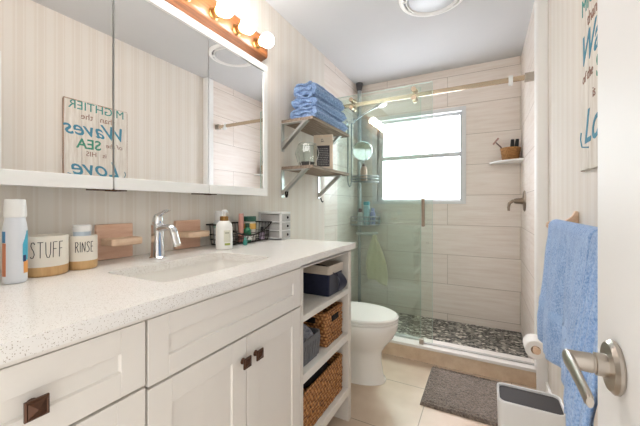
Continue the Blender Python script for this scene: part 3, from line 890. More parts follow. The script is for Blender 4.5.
# ------------------------------------------------------------------ towel bar with towels
tr_ = thing('towel_bar', 'pale wood towel bar with carved end bracket on the right wall', 'towel bar', (XW, 1.17, 1.08))
bxx, bzz = .253, 1.068
for yy in (1.60, .735):
    b = MB()
    b.prism([(XW-.001, 1.045), (XW-.001, 1.125), (XW-.012, 1.128), (XW-.022, 1.105), (XW-.045, 1.086), (bxx-.004, 1.086), (bxx-.022, 1.080), (bxx-.026, 1.062), (bxx-.014, 1.050), (XW-.05, 1.056), (XW-.022, 1.048)], 'y', yy-.011, yy+.011, .003)
    b.build('bracket', M['pale_wood'], tr_)
MB().tube([(bxx, .735, bzz), (bxx, 1.60, bzz)], .0095, 14).build('rod', C('dark_rod', (64, 52, 48), .4), tr_)
def drape(name, label, y0, y1, hem_f, hem_b, th, amp, flare, seed, bar_r, spread, cat='towel', group='blue towels on the bar', band=None, fx=.0):
    rr = random.Random(seed)
    ph = [rr.uniform(0, 6.28) for _ in range(5)]
    Lf = bzz-hem_f; Lb = bzz-hem_b; arc = PI*bar_r
    tot = Lf+Lb+arc
    def pos(s, v, off=0):
        d_ = s*tot
        if d_ < Lf: side = -1; z = hem_f+d_; x = bxx-bar_r; dn = (Lf-d_)
        elif d_ < Lf+arc:
            a = (d_-Lf)/bar_r; side = 0; x = bxx-bar_r*math.cos(a); z = bzz+bar_r*math.sin(a); dn = 0
        else: side = 1; dn = d_-Lf-arc; z = bzz-dn; x = bxx+bar_r
        k = min(1, dn/.35)
        yy = y0+(y1-y0)*v
        yc = (y0+y1)/2
        yy = yc+(yy-yc)*(1+flare*min(1, dn/.5))
        wv = math.sin(v*9.5+ph[0]+dn*.8)*.55+math.sin(v*19+ph[1]-dn*1.5)*.3+math.sin(v*5+ph[2])*.35
        nz = mathutils.noise.noise(Vector((yy*9, z*9, seed)))*.006
        x += (-1 if side < 0 else .35 if side > 0 else 0)*(amp*k*(wv+.6)+.006*min(1, dn/.08)*math.sin(v*31+ph[4]))+(-spread*k if side < 0 else 0)+nz*k*(1 if side <= 0 else .3)
        if side < 0: x -= off
        z += (.008*math.sin(v*9+ph[3])*min(1, dn/.3) if side else 0)
        return Vector((min(x, XW-.018), yy, z))
    b = MB(); b.grid(pos, 90, 44)
    root = thing(name, label, cat, (bxx, (y0+y1)/2, hem_f), group)
    o = b.build('towel_cloth', M['towel'], root, angle=80)
    md = o.modifiers.new('thick', 'SOLIDIFY'); md.thickness = th; md.offset = 1 if False else 0
    if band:
        g = MB()
        s0, s1 = (band[0]-hem_f)/tot, (band[1]-hem_f)/tot
        g.grid(lambda i, j: pos(s0+(s1-s0)*i, j, th*.5+.0018), 4, 44)
        g.build('woven_border', M['towel_band'], root, angle=80)
    return root
drape('bath_towel', 'light blue terry bath towel folded over the pale wood towel bar', 0.985, 1.535, .625, .72, .014, .021, -.01, 3, .020, .020, band=(.765, .79))
drape('hand_towel', 'longer blue towel hanging nearest the open door, lower hem hidden', 0.76, .972, .40, .60, .012, .010, .0, 8, .020, .046)

# toilet roll on a wooden arm
tp = thing('toilet_roll_holder', 'pale wood toilet roll holder arm on the right wall by the trim', 'toilet roll holder', (XW, 1.86, .47))
ax, az = .214, .470
b = MB(); b.lathe([(.001, 0), (.026, 0), (.026, -.008), (.012, -.014), (.011, -.02)], (XW, 1.905, az), 20, 'x')
b.tube([(XW-.015, 1.905, az), (ax+.02, 1.905, az), (ax+.003, 1.900, az), (ax, 1.885, az), (ax, 1.758, az)], .0095, 12); b.build('arm', M['pale_wood'], tp)
MB().lathe([(.013, 0), (.016, -.003), (.016, -.010), (.001, -.012)], (ax, 1.760, az), 16, 'y').build('end_knob', M['pale_wood'], tp)
rl_ = thing('toilet_roll', 'white toilet paper roll on the wooden holder behind the trash bin', 'toilet paper', (ax, 1.83, az))
b = MB(); R = []
for r, h in ((.020, 1.782), (.041, 1.782), (.044, 1.785), (.044, 1.877), (.041, 1.880), (.020, 1.880), (.020, 1.782)):
    R.append([(ax+r*math.cos(2*PI*k/40), h, az-.008+r*math.sin(2*PI*k/40)) for k in range(40)])
b.rings(R, False, False); b.build('paper', M['paper_roll'], rl_)
b = MB(); R = []
for r, h in ((.0198, 1.7815), (.0198, 1.8805), (.0185, 1.8805), (.0185, 1.7815), (.0198, 1.7815)):
    R.append([(ax+r*math.cos(2*PI*k/28), h, az-.008+r*math.sin(2*PI*k/28)) for k in range(28)])
b.rings(R, False, False); b.build('core', M['cardboard'], rl_)

# ------------------------------------------------------------------ sign on the right wall
sx_, sy0, sy1, sz0, sz1 = .319, 1.07, 1.50, 1.275, 1.905
sg = thing('wall_sign', 'whitewashed plank wall sign with teal and brown lettering on the right wall', 'sign', (XW, 1.27, sz0))
nb = 4; bw = (sy1-sy0)/nb
b = MB()
for k in range(nb):
    b.box(sx_, XW-.001, sy0+k*bw+.001, sy0+(k+1)*bw-.001, sz0+.004*(k % 2), sz1-.005*((k+1) % 2), .0025)
b.build('planks', M['board'], sg)
MB().box(sx_+.002, XW-.0012, sy0-.004, sy0+.001, sz0+.002, sz1-.006, .001).box(sx_+.002, XW-.0012, sy1-.001, sy1+.004, sz0+.002, sz1-.006, .001).box(sx_+.002, XW-.0012, sy0, sy1, sz1-.004, sz1+.003, .001).build('raw_edge', M['board_edge'], sg)
# text faces -x; reading direction runs towards -y
RT = Matrix(((0, 0, -1), (-1, 0, 0), (0, 1, 0)))
teal = C('ink_teal', (74, 150, 140), .8); brown = C('ink_brown', (150, 112, 96), .8); blue = C('ink_blue', (78, 142, 166), .8); green = C('ink_green', (72, 148, 122), .8)
tx = sx_-.0006; mid = (sy0+sy1)/2
def line(t_, z, size, m, y=mid, **k): return text(t_, size, m, 'lettering', sg, (tx, y, z), RT, **k)
line('MIGHTIER', 1.842, .086, teal, sx=1.0)
line('than', 1.778, .062, brown, y=mid+.065); line('the', 1.778, .062, brown, y=mid-.075)
line('Waves', 1.658, .150, blue, shear=.35, offset=.0012)
line('of', 1.592, .052, brown, y=sy1-.055, shear=.2); line('the', 1.592, .052, brown, y=sy1-.125, shear=.2)
line('SEA', 1.565, .100, green, y=sy0+.155, offset=.0015)
line('is', 1.512, .050, brown, y=mid+.045); line('HIS', 1.512, .050, brown, y=mid-.045)
line('Love', 1.372, .165, blue, shear=.35, offset=.0012)
b = MB()
b.tube([(tx, sy1-.02, 1.42), (tx, sy1-.012, 1.395), (tx, sy1-.03, 1.365), (tx, sy1-.06, 1.36), (tx, sy1-.11, 1.352)], .0025, 6)
b.build('flourish', blue, sg); b = MB()
b.tube([(tx, mid-.14, 1.378), (tx, mid-.165, 1.370), (tx, mid-.195, 1.380)], .0025, 6)
b.build('flourish', blue, sg)

# ------------------------------------------------------------------ wall shelves
sh0, sh1 = 1.79, 2.415
def wall_shelf(zu, label):
    t_ = thing('wall_shelf', label, 'shelf', (XL, (sh0+sh1)/2, zu), 'weathered wood wall shelves')
    MB().box(XL+.001, -1.003, sh0, sh1, zu, zu+.022, .002).build('board', M['grey_wood'], t_)
    for yy in (sh0+.012, sh1-.075):
        b = MB(); w_ = .017
        b.box(XL+.001, XL+.007, yy-w_, yy+w_, zu-.195, zu, .001).box(XL+.001, -1.045, yy-w_, yy+w_, zu-.006, zu-.0005, .001)
        b.prism([(XL+.006, zu-.178), (XL+.006, zu-.150), (-1.080, zu-.005), (-1.052, zu-.005)], 'y', yy-w_, yy+w_)
        b.build('bracket', M['steel'], t_)
    return t_
wall_shelf(1.722, 'upper weathered wood wall shelf holding the folded blue towels')
wall_shelf(1.398, 'lower weathered wood wall shelf holding a glass vase and framed print')
rg_ = MB(); rg_.tube([(XL+.035+.0*k, 1.805+.012*math.cos(2*PI*k/24), 1.243+.034*math.sin(2*PI*k/24)) for k in range(24)], .006, 8, closed=True)
tag(rg_.build('hair_tie', M['black_wire'], None, (XL+.035, 1.805, 1.243)), 'dark ring-shaped hair tie hanging from the lower shelf front bracket', 'hair tie')
cbm = MB(); cbm.tube([(XL+.012, 2.36, 1.215), (XL+.016, 2.362, 1.19), (XL+.022, 2.372, 1.178), (XL+.024, 2.384, 1.188)], .004, 8)
tag(cbm.build('wall_hook', M['black_wire'], None, (XL+.01, 2.36, 1.2)), 'small dark hook below the rear bracket of the lower shelf', 'hook')

# folded towels: three, stacked
def folded(z0, x0, x1, y0, y1, h, seed):
    rr = random.Random(seed); n = 40; R = []
    cx = (x0+x1)/2; W = (x1-x0)/2
    NY = 26
    for i in range(NY+1):
        t_ = i/NY; y = y0+(y1-y0)*t_
        ring = []
        sh_ = 1-.45*max(0, (t_-.9)/.1)**2-.25*max(0, (.06-t_)/.06)**2
        for k in range(n*2):
            a = 2*PI*k/(n*2); c_, s_ = math.cos(a), math.sin(a)
            px_ = math.copysign(abs(c_)**.45, c_)*W
            pz_ = math.copysign(abs(s_)**.6, s_)*h/2*sh_
            # layered front folds
            if c_ > .2: px_ += .007*math.cos(s_*3*PI)*c_
            nz = mathutils.noise.noise(Vector((px_*14+seed, y*14, pz_*20)))*.007
            ring.append((cx+px_+nz, y+.012*mathutils.noise.noise(Vector((px_*20, pz_*40, seed+7.7)))*(1 if t_ in (0, 1) else .3), z0+h/2+pz_+(nz*.6 if s_ > -.2 else 0)+.008*math.sin(t_*5+seed)*max(0, s_)))
        R.append(ring)
    return R
tz = 1.7445
hs_ = [.082, .080, .096]
labs = ['bottom folded blue towel resting directly on the upper wall shelf', 'middle folded blue towel in the stack on the upper wall shelf', 'top folded blue towel of the stack on the upper wall shelf']
for k in range(3):
    zz = tz+sum(hs_[:k])+.001*k
    x0, x1 = (-1.215+.006*k, -1.005-.008*k)
    t_ = thing('folded_towel', labs[k], 'towel', ((x0+x1)/2, 2.09, zz), 'folded blue towels on the shelf')
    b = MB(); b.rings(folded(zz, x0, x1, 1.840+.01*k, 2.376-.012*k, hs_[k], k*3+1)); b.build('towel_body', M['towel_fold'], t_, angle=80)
    # rolled layer edges seen at the near end
    e = MB()
    for j in range(3):
        zc = zz+.012+(hs_[k]-.024)*j/2
        pts = [(x0+.03+(x1-x0-.06)*i/10, 1.838+.01*k-.004*math.sin(i*1.3+j), zc+.006*math.sin(i*.9+j*2+k)) for i in range(11)]
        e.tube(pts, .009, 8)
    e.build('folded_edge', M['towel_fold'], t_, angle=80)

# glass vase and framed print on the lower shelf
ls = 1.4205
vs_ = thing('glass_vase', 'clear faceted glass vase on the lower wall shelf beside the framed print', 'vase', (-1.10, 1.905, ls))
def ngon(r, z, n=6, ox=0): return [(-1.115+ox+r*math.cos(2*PI*k/n+.3), 1.905+r*math.sin(2*PI*k/n+.3), z) for k in range(n)]
b = MB(); b.rings([ngon(.055, ls), ngon(.085, ls+.10), ngon(.062, ls+.165), ngon(.058, ls+.163), ngon(.080, ls+.10), ngon(.050, ls+.008)])
b.build('glass_body', M['glass_clear'], vs_, flat=True)
b = MB()
A, B_, D_ = ngon(.056, ls+.001), ngon(.086, ls+.10), ngon(.063, ls+.165)
for k in range(6):
    b.tube([A[k], B_[k]], .0028, 6).tube([B_[k], D_[k]], .0022, 6).tube([D_[k], D_[(k+1) % 6]], .0028, 6)
b.build('seam', C('vase_seam', (196, 194, 188), .3, metal=.4), vs_)
MB().rings([ngon(.049, ls+.0085), ngon(.058, ls+.035)]).build('base_filling', C('vase_fill', (84, 80, 80), .6), vs_)
fp = thing('framed_print', 'small wooden frame with dark print leaning on the lower wall shelf', 'picture frame', (-1.075, 2.10, ls))
# frame faces the camera side: built square to the shelf end and turned
fx0, fx1, fz0, fz1 = -.076, .076, 0, .268
rt = Matrix.Rotation(math.radians(14), 3, 'Z')
def place(bm_):
    for v in bm_.bm.verts: v.co = rt @ v.co+Vector((-1.095, 2.12, ls+.001))
    return bm_
b = MB(); w_ = .020
b.box(fx0, fx0+w_, -.016, .0, fz0, fz1, .003).box(fx1-w_, fx1, -.016, 0, fz0, fz1, .003).box(fx0+w_, fx1-w_, -.016, 0, fz0, fz0+w_, .003).box(fx0+w_, fx1-w_, -.016, 0, fz1-w_, fz1, .003)
place(b).build('frame', M['frame_wood'], fp)
b = MB(); b.box(fx0+w_-.002, fx1-w_+.002, -.008, -.003, fz0+w_-.002, fz1-w_+.002); place(b).build('mount', C('mount', (236, 224, 206), .7), fp)
b = MB(); b.box(fx0+w_+.006, fx1-w_-.006, -.0095, -.0075, fz0+w_+.006, fz1-w_-.062, .0003); place(b).build('dark_print', C('print_dark', (62, 60, 64), .6), fp)
b = MB(); rr = random.Random(4)
for r in range(10):
    x = fx0+w_+.014
    while x < fx1-w_-.018:
        L = rr.uniform(.006, .016); b.box(x, min(x+L, fx1-w_-.012), -.0105, -.009, fz0+w_+.018+r*.0135, fz0+w_+.0225+r*.0135); x += L+.005
place(b).build('print_marks', C('print_light', (176, 172, 170), .7), fp)
b = MB(); b.tube([(-.008+.007*math.cos(2*PI*k/14), -.010, fz1-w_-.022+.010*math.sin(2*PI*k/14)) for k in range(14)], .0018, 6, closed=True); b.box(-.020, .006, -.0105, -.0085, fz1-w_-.034, fz1-w_-.031)
place(b).build('emblem', C('print_ink', (120, 108, 98), .7), fp)

# ------------------------------------------------------------------ things on the counter
cz = CZ+.0006
# spray / wash bottle at far left
sx, sy = -1.090, .345
sc_ = thing('wash_bottle', 'white ribbed-cap bottle with blue and orange label, leftmost on the counter', 'bottle', (sx, sy, cz))
MB().lathe([(.001, cz), (.0205, cz), (.0235, cz+.004), (.024, cz+.012), (.024, cz+.140), (.0225, cz+.155), (.0205, cz+.164), (.020, cz+.172)], (sx, sy, 0), 36).build('bottle_body', C('bottle_pearl', (226, 230, 236), .3, var=.01), sc_)
pr = []
b = MB(); R = []
for r, h in ((.019, .1705), (.0222, .172), (.0226, .178), (.0206, .215), (.019, .218), (.001, .219)):
    R.append([(sx+(r*(1+.018*(k % 2)))*math.cos(2*PI*k/56), sy+(r*(1+.018*(k % 2)))*math.sin(2*PI*k/56), cz+h) for k in range(56)])
b.rings(R); b.build('cap', M['plastic_white'], sc_, angle=25)
aim = math.atan2(-sy, -sx)          # direction from the bottle to the viewer
def patch(r, a0, a1, z0, z1, name, m, par, cx, cy, top=None, n=10):
    b = MB(); R = []
    for i in range(n+1):
        a = a0+(a1-a0)*i/n
        z1_ = z1 if top is None else top(i/n)
        R.append([(cx+r*math.cos(a), cy+r*math.sin(a), z0), (cx+r*math.cos(a), cy+r*math.sin(a), z1_), (cx+(r-.0015)*math.cos(a), cy+(r-.0015)*math.sin(a), z1_), (cx+(r-.0015)*math.cos(a), cy+(r-.0015)*math.sin(a), z0)])
    b.rings(R); return b.build(name, m, par)
ac = aim
patch(.0244, ac+.62, ac+1.6, cz+.058, cz+.135, 'label_blue', C('label_cyan', (72, 176, 206), .35), sc_, sx, sy, top=lambda t_: cz+.100+.036*min(1, t_*2))
patch(.0244, ac+.72, ac+1.6, cz+.025, cz+.057, 'label_orange', C('label_orange', (232, 160, 84), .35), sc_, sx, sy)
patch(.0244, ac-1.7, ac-.80, cz+.02, cz+.105, 'label_orange', C('label_coral', (206, 128, 92), .35), sc_, sx, sy)
patch(.0245, ac-1.7, ac-.85, cz+.106, cz+.135, 'label_blue', C('label_blue', (60, 130, 176), .35), sc_, sx, sy)
patch(.0246, ac+.66, ac+1.0, cz+.055, cz+.072, 'label_mark', C('label_navy', (36, 62, 110), .35), sc_, sx, sy)

# canisters with hand-lettered words
GL = {  # narrow hand letters as strokes on a 1-high cell: width, strokes
 'S': (.42, [[(.40, .86), (.30, 1.0), (.12, .98), (.05, .80), (.14, .62), (.30, .44), (.36, .24), (.26, .04), (.08, .0), (.0, .10)]]),
 'T': (.46, [[(.0, 1.0), (.46, 1.0)], [(.23, 1.0), (.22, 0)]]),
 'U': (.40, [[(.0, 1.0), (.02, .25), (.12, .02), (.28, .02), (.37, .25), (.40, 1.0)]]),
 'F': (.36, [[(.36, 1.0), (.03, 1.0), (.0, 0)], [(.02, .55), (.28, .56)]]),
 'R': (.40, [[(.0, 0), (.02, 1.0), (.26, .97), (.36, .78), (.24, .56), (.03, .52)], [(.14, .53), (.40, 0)]]),
 'I': (.06, [[(.03, 1.0), (.03, 0)]]),
 'N': (.40, [[(.0, 0), (.02, 1.0), (.37, 0), (.40, 1.0)]]),
 'E': (.32, [[(.32, 1.0), (.02, 1.0), (.0, 0), (.32, 0)], [(.02, .52), (.26, .53)]]),
}
def canister(label, cx, cy, r, h, word, lh, da, rim=True):
    t_ = thing('canister', label, 'canister', (cx, cy, cz), 'lettered bathroom canisters')
    MB().lathe([(.001, cz), (r-.004, cz), (r-.001, cz+.003), (r, cz+.008), (r, cz+.026), (r-.0006, cz+.0275)], (cx, cy, 0), 44).build('wood_base', M['bamboo'], t_)
    MB().lathe([(r-.001, cz+.0265), (r, cz+.0285), (r, cz+h-.003), (r-.001, cz+h), (r-.004, cz+h), (r-.0055, cz+h-.002), (r-.0055, cz+.040), (.001, cz+.040)], (cx, cy, 0), 44).build('ceramic_body', C('cream_ceramic', (236, 229, 216), .35, var=.015), t_)
    aim = math.atan2(-cy, -cx)+da
    kx = .62; tw = sum(GL[c][0] for c in word)*lh*kx+.12*lh*(len(word)-1)
    x = -tw/2; b = MB()
    for c in word:
        w_, st = GL[c]
        for s in st:
            pts = []
            for (p0, p1) in zip(s, s[1:]):
                for q in range(4):
                    f = q/4; pts.append((p0[0]+(p1[0]-p0[0])*f, p0[1]+(p1[1]-p0[1])*f))
            pts.append(s[-1])
            W3 = []
            for (u_, v_) in pts:
                a = aim+(x+u_*lh*kx)/r
                W3.append((cx+r*math.cos(a), cy+r*math.sin(a), cz+.042+(h-.042-lh)*.42+v_*lh))
            b.tube(W3, .0010, 6)
        x += w_*lh*kx+.12*lh
    b.build('lettering', C('ink_black', (44, 42, 44), .6), t_)
    return t_
canister('cream canister lettered STUFF with a wooden base beside the white bottle', -1.145, .430, .053, .114, 'STUFF', .044, .06)
canister('smaller cream canister lettered RINSE with a wooden base', -1.150, .526, .0408, .106, 'RINSE', .032, .16)
# jar standing in RINSE
jr = thing('small_jar', 'small pale blue jar with white lid standing inside the RINSE canister', 'jar', (-1.150, .526, cz+.0405))
MB().lathe([(.001, cz+.0405), (.022, cz+.0405), (.0235, cz+.045), (.0235, cz+.118)], (-1.150, .526, 0), 28).build('jar_body', C('pale_blue', (200, 214, 226), .3), jr)
MB().lathe([(.0235, cz+.1182), (.0245, cz+.119), (.0245, cz+.136), (.022, cz+.139), (.001, cz+.1395)], (-1.150, .526, 0), 28).build('lid', M['plastic_white'], jr)

# wooden plaques with ledge (soap shelves)
def plaque(y0, y1, label):
    t_ = thing('soap_shelf', label, 'soap dish', (XL, (y0+y1)/2, cz), 'wooden soap shelves on the counter')
    MB().box(XL+.001, XL+.017, y0, y1, cz, cz+.132, .004).build('back_board', M['pink_wood'], t_)
    b = MB(); ym = (y0+y1)/2
    b.prism([(XL+.016, y0+.012), (XL+.016, y1-.004), (XL+.082, y1-.002), (XL+.090, y1-.012), (XL+.090, y0+.032), (XL+.080, y0+.018)], 'z', cz+.054, cz+.081, .005)
    b.build('ledge', M['pale_wood'], t_)
    return t_
plaque(.612, .745, 'rosy wooden soap shelf against the wall left of the faucet')
plaque(.938, 1.078, 'rosy wooden soap shelf against the wall right of the faucet')

# lotion bottle
lx, ly = -1.072, 1.068
lt = thing('lotion_bottle', 'white lotion pump bottle with gold collar beside the wire basket', 'bottle', (lx, ly, cz))
MB().lathe([(.001, cz), (.034, cz), (.0375, cz+.004), (.0380, cz+.01), (.0375, cz+.100), (.034, cz+.116), (.024, cz+.128), (.018, cz+.131)], (lx, ly, 0), 36).build('bottle_body', C('bottle_cream', (240, 240, 236), .35, var=.01), lt)
MB().lathe([(.0185, cz+.1305), (.0195, cz+.132), (.0195, cz+.150), (.017, cz+.152), (.001, cz+.152)], (lx, ly, 0), 28).build('collar', M['brass'], lt)
b = MB(); b.lathe([(.006, cz+.1515), (.006, cz+.170), (.010, cz+.171), (.011, cz+.176), (.009, cz+.182), (.001, cz+.183)], (lx, ly, 0), 20)
b.tube([(lx, ly, cz+.177), (lx-.010, ly+.022, cz+.177), (lx-.013, ly+.034, cz+.170)], [.006, .005, .004], 10); b.build('pump', M['plastic_white'], lt)
al = math.atan2(-ly, -lx)
patch(.0384, al+.05, al+.75, cz+.020, cz+.030, 'label_stripe', C('label_lime', (168, 180, 92), .4), lt, lx, ly)
patch(.0382, al-.05, al+.80, cz+.034, cz+.088, 'label', C('label_sage', (222, 222, 206), .4), lt, lx, ly)
patch(.0384, al+.10, al+.60, cz+.074, cz+.079, 'label_line', C('label_line', (160, 164, 140), .4), lt, lx, ly)

# wire basket
wbk = thing('wire_basket', 'black wire basket of toiletries on the counter beside the wall', 'basket', (-1.165, 1.29, cz))
b = MB(); ax0, ax1, ay0, ay1 = -1.240, -1.105, 1.115, 1.475
def rect_loop(i, z, r=.02, dip=0):
    pts = rrect(ax0+i, ax1-i, ay0+i, ay1-i, r)
    P = []
    for x, y in pts: P.append((x, y, z))
    return P
for i, z, rd in ((.010, .005, .0026), (.006, .030, .0018), (.004, .055, .0018)):
    b.tube(rect_loop(i, cz+z), rd, 6, closed=True)
# rim: high at the ends and back, dipping along the front
rim = []
top_b = .105
N = 40
for k in range(N+1): rim.append((ax0, ay0+(ay1-ay0)*k/N, cz+top_b))
for k in range(1, 10): rim.append((ax0+(ax1-ax0)*k/10, ay1, cz+top_b))
for k in range(N+1):
    t_ = k/N; rim.append((ax1, ay1-(ay1-ay0)*t_, cz+top_b-.062*math.sin(PI*t_)**.8))
for k in range(1, 10): rim.append((ax1-(ax1-ax0)*k/10, ay0, cz+top_b))
b.tube(rim, .0038, 8, closed=True)
b.build('rim_and_hoops', M['black_wire'], wbk)
b = MB()
for k in range(1, 16):
    y = ay0+(ay1-ay0)*k/16; t_ = 1-k/16
    b.tube([(ax1, y, cz+top_b-.062*math.sin(PI*t_)**.8), (ax1-.004, y, cz+.03), (ax1-.010, y, cz+.005), (ax0+.010, y, cz+.005), (ax0, y, cz+top_b)], .0015, 5)
for k in range(1, 6):
    x = ax0+(ax1-ax0)*k/6
    b.tube([(x, ay0, cz+top_b), (x, ay0+.01, cz+.005)], .0015, 5).tube([(x, ay1, cz+top_b), (x, ay1-.01, cz+.005)], .0015, 5)
b.build('wires', M['black_wire'], wbk)
b = MB()
b.tube([(ax1+.004, 1.165+.025*math.cos(2*PI*k/20), cz+.045+.025*math.sin(2*PI*k/20)) for k in range(20)], .0028, 6, closed=True)
b.build('ring_ornament', M['black_wire'], wbk)
ci = cz+.0085
bottle('cosmetic_bottle', 'white translucent bottle at the left end of the wire basket', 'bottle', -1.195, 1.155, ci,
       [(.001, 0), (.026, 0), (.028, .005), (.028, .105), (.020, .118)], C('bottle_frost', (214, 220, 222), .3),
       [('cap', [(.020, .1185), (.021, .120), (.021, .165), (.001, .166)], M['plastic_white']), ('band', [(.0282, .080), (.0285, .082), (.0285, .098), (.0282, .10)], C('mint', (150, 196, 186), .4))])
pt = thing('cosmetic_tube', 'upright dusty pink tube standing in the wire basket', 'tube', (-1.150, 1.268, ci))
b = MB(); b.lathe([(.014, ci), (.016, ci+.002), (.016, ci+.03), (.013, ci+.031)], (-1.150, 1.268, 0), 20); b.build('cap', C('rose_cap', (150, 92, 84), .4), pt)
b = MB(); R = []
for h, a_, c_ in ((.0312, .015, .015), (.08, .0175, .012), (.130, .019, .006), (.150, .019, .002)):
    R.append([(-1.150+c_*math.cos(2*PI*k/20), 1.268+a_*math.sin(2*PI*k/20), ci+h) for k in range(20)])
b.rings(R); b.build('tube_body', C('dusty_rose', (206, 146, 132), .4), pt)
bottle('vitamin_jar', 'white jar with yellow label and dark green lid in the wire basket', 'jar', -1.165, 1.350, ci,
       [(.001, 0), (.034, 0), (.036, .004), (.036, .095), (.030, .104)], C('jar_cream', (226, 224, 214), .35),
       [('label', [(.0362, .062), (.0366, .063), (.0366, .093), (.0362, .094)], C('label_gold', (222, 176, 84), .4)), ('lid', [(.032, .1045), (.038, .106), (.038, .130), (.035, .133), (.001, .1335)], C('dark_green', (26, 84, 66), .4))])
bottle('dropper_bottle', 'small dark green bottle with white label at the front of the wire basket', 'bottle', -1.128, 1.292, ci,
       [(.001, 0), (.019, 0), (.021, .003), (.021, .062), (.012, .074), (.010, .076)], C('bottle_green', (40, 110, 78), .25),
       [('label', [(.0212, .010), (.0216, .011), (.0216, .036), (.0212, .037)], C('label_white', (232, 234, 228), .5)), ('cap', [(.011, .0762), (.012, .078), (.012, .098), (.001, .099)], C('green_cap', (28, 74, 52), .4))])
bottle('travel_bottle', 'tiny teal bottle lying low at the front of the wire basket', 'bottle', -1.084, 1.225, cz,
       [(.001, 0), (.010, 0), (.011, .002), (.011, .022), (.006, .026)], C('tiny_teal', (64, 150, 136), .35),
       [('cap', [(.007, .0262), (.007, .036), (.001, .0365)], C('tiny_cap', (110, 186, 170), .35))])['label'] = 'tiny teal bottle standing in front of the wire basket'
bottle('nail_polish', 'small lilac bottle with black cap near the right end of the wire basket', 'bottle', -1.135, 1.425, ci,
       [(.001, 0), (.015, 0), (.016, .003), (.016, .034), (.008, .04)], C('lilac', (176, 160, 178), .25),
       [('cap', [(.009, .0402), (.009, .07), (.001, .071)], M['black'])])

# mini drawers
du = thing('drawer_organizer', 'white mini organizer with three grey drawers at the counter end', 'organizer', (-1.13, 1.535, cz))
dx0, dx1, dy0, dy1 = -1.215, -1.045, 1.492, 1.584
b = MB(); hz = .158; pl = .006
b.box(dx0, dx1, dy0, dy0+pl, cz, cz+.012, .001).box(dx0, dx1, dy1-pl, dy1, cz, cz+hz, .001)
b.box(dx0, dx0+pl, dy0, dy1, cz, cz+hz, .001)
b.box(dx0, dx0+.014, dy0, dy0+pl, cz, cz+hz, .001).box(dx1-.016, dx1, dy0, dy0+pl, cz, cz+hz, .001)
for k in range(4): b.box(dx0, dx1, dy0, dy1, cz+(hz-.006)*k/3, cz+(hz-.006)*k/3+.007, .001)
b.box(dx0-.002, dx1+.002, dy0-.002, dy1+.002, cz+hz, cz+hz+.006, .002)
b.build('shell', M['plastic_white'], du)
for k in range(3):
    z0 = cz+(hz-.006)*k/3+.0085; z1 = cz+(hz-.006)*(k+1)/3-.001
    dd = MB().box(dx0+.008, dx1-.001, dy0+.007, dy1-.007, z0, z1-.004, .001).build('drawer', C('drawer_grey', (186, 184, 182), .5, var=.1, vscale=260), du)
    MB().box(dx1-.0015, dx1+.005, dy0+.006, dy1-.006, z0-.001, z1, .002).build('drawer_front', C('drawer_front_grey', (190, 188, 186), .5, var=.08, vscale=260), dd)
    MB().sphere((dx1+.008, (dy0+dy1)/2+.006, (z0+z1)/2), .006, (1, 1, 1.3), 12).build('knob', M['black'], dd)

# ------------------------------------------------------------------ things in the shelf tower
s1, s2, s3 = .7086, .4706, .1786
def bin_walls(x0, x1, y0, y1, z0, z1, th, m, name, par, bev=.004, taper=0):
    b = MB()
    R = []
    for z, i_ in ((z0, taper), (z1, 0), (z1, th), (z0+th, th+taper)):
        R.append([(x, y, z) for x, y in rrect(x0+i_, x1-i_, y0+i_, y1-i_, .012)])
    b.rings(R); return b.build(name, m, par)
sb_ = thing('fabric_bin', 'navy blue fabric bin with beige rim on the top open shelf', 'storage bin', (-.80, 1.42, s1))
bin_walls(-.985, -.660, 1.335, 1.500, s1, s1+.118, .006, M['navy'], 'bin_body', sb_, taper=.004)
bin_walls(-.988, -.657, 1.332, 1.503, s1+.106, s1+.146, .010, M['beige_cloth'], 'folded_rim', sb_)
b = MB()
b.grid(lambda u, v: Vector((-.652+.022*math.sin(v*PI)*(.4+u), 1.405+.055*(u)+.018*v, s1+.105-.095*v-.006*u)), 8, 12)
b.grid(lambda u, v: Vector((-.654+.014*math.sin(v*PI), 1.385-.02*u+.05*v, s1+.10-.06*v+.012*u)), 6, 10)
o = b.build('tie_bow', M['navy'], sb_); md = o.modifiers.new('thick', 'SOLIDIFY'); md.thickness = .004
b = MB(); b.sphere((-.80, 1.42, s1+.10), .10, (1.3, .68, .36), 20)
tag(b.build('dark_cloth', C('dark_fabric', (64, 52, 48), .9), None, (-.80, 1.42, s1+.1)), 'dark brown cloth bundled inside the navy fabric bin', 'cloth')
gt = thing('gold_trinket', 'small gold trinket on the top open shelf, left of the navy bin', 'ornament', (-.70, 1.10, s1))
b = MB(); b.lathe([(.001, s1), (.022, s1), (.024, s1+.004), (.010, s1+.012), (.008, s1+.05), (.016, s1+.062), (.012, s1+.072), (.008, s1+.095), (.014, s1+.11), (.010, s1+.13), (.001, s1+.138)], (-.70, 1.100, 0), 20); b.build('stem', M['brass'], gt)
MB().lathe([(.001, s1), (.028, s1), (.030, s1+.004), (.012, s1+.010), (.001, s1+.011)], (-.70, 1.100, 0), 20).build('foot', M['brass'], gt)
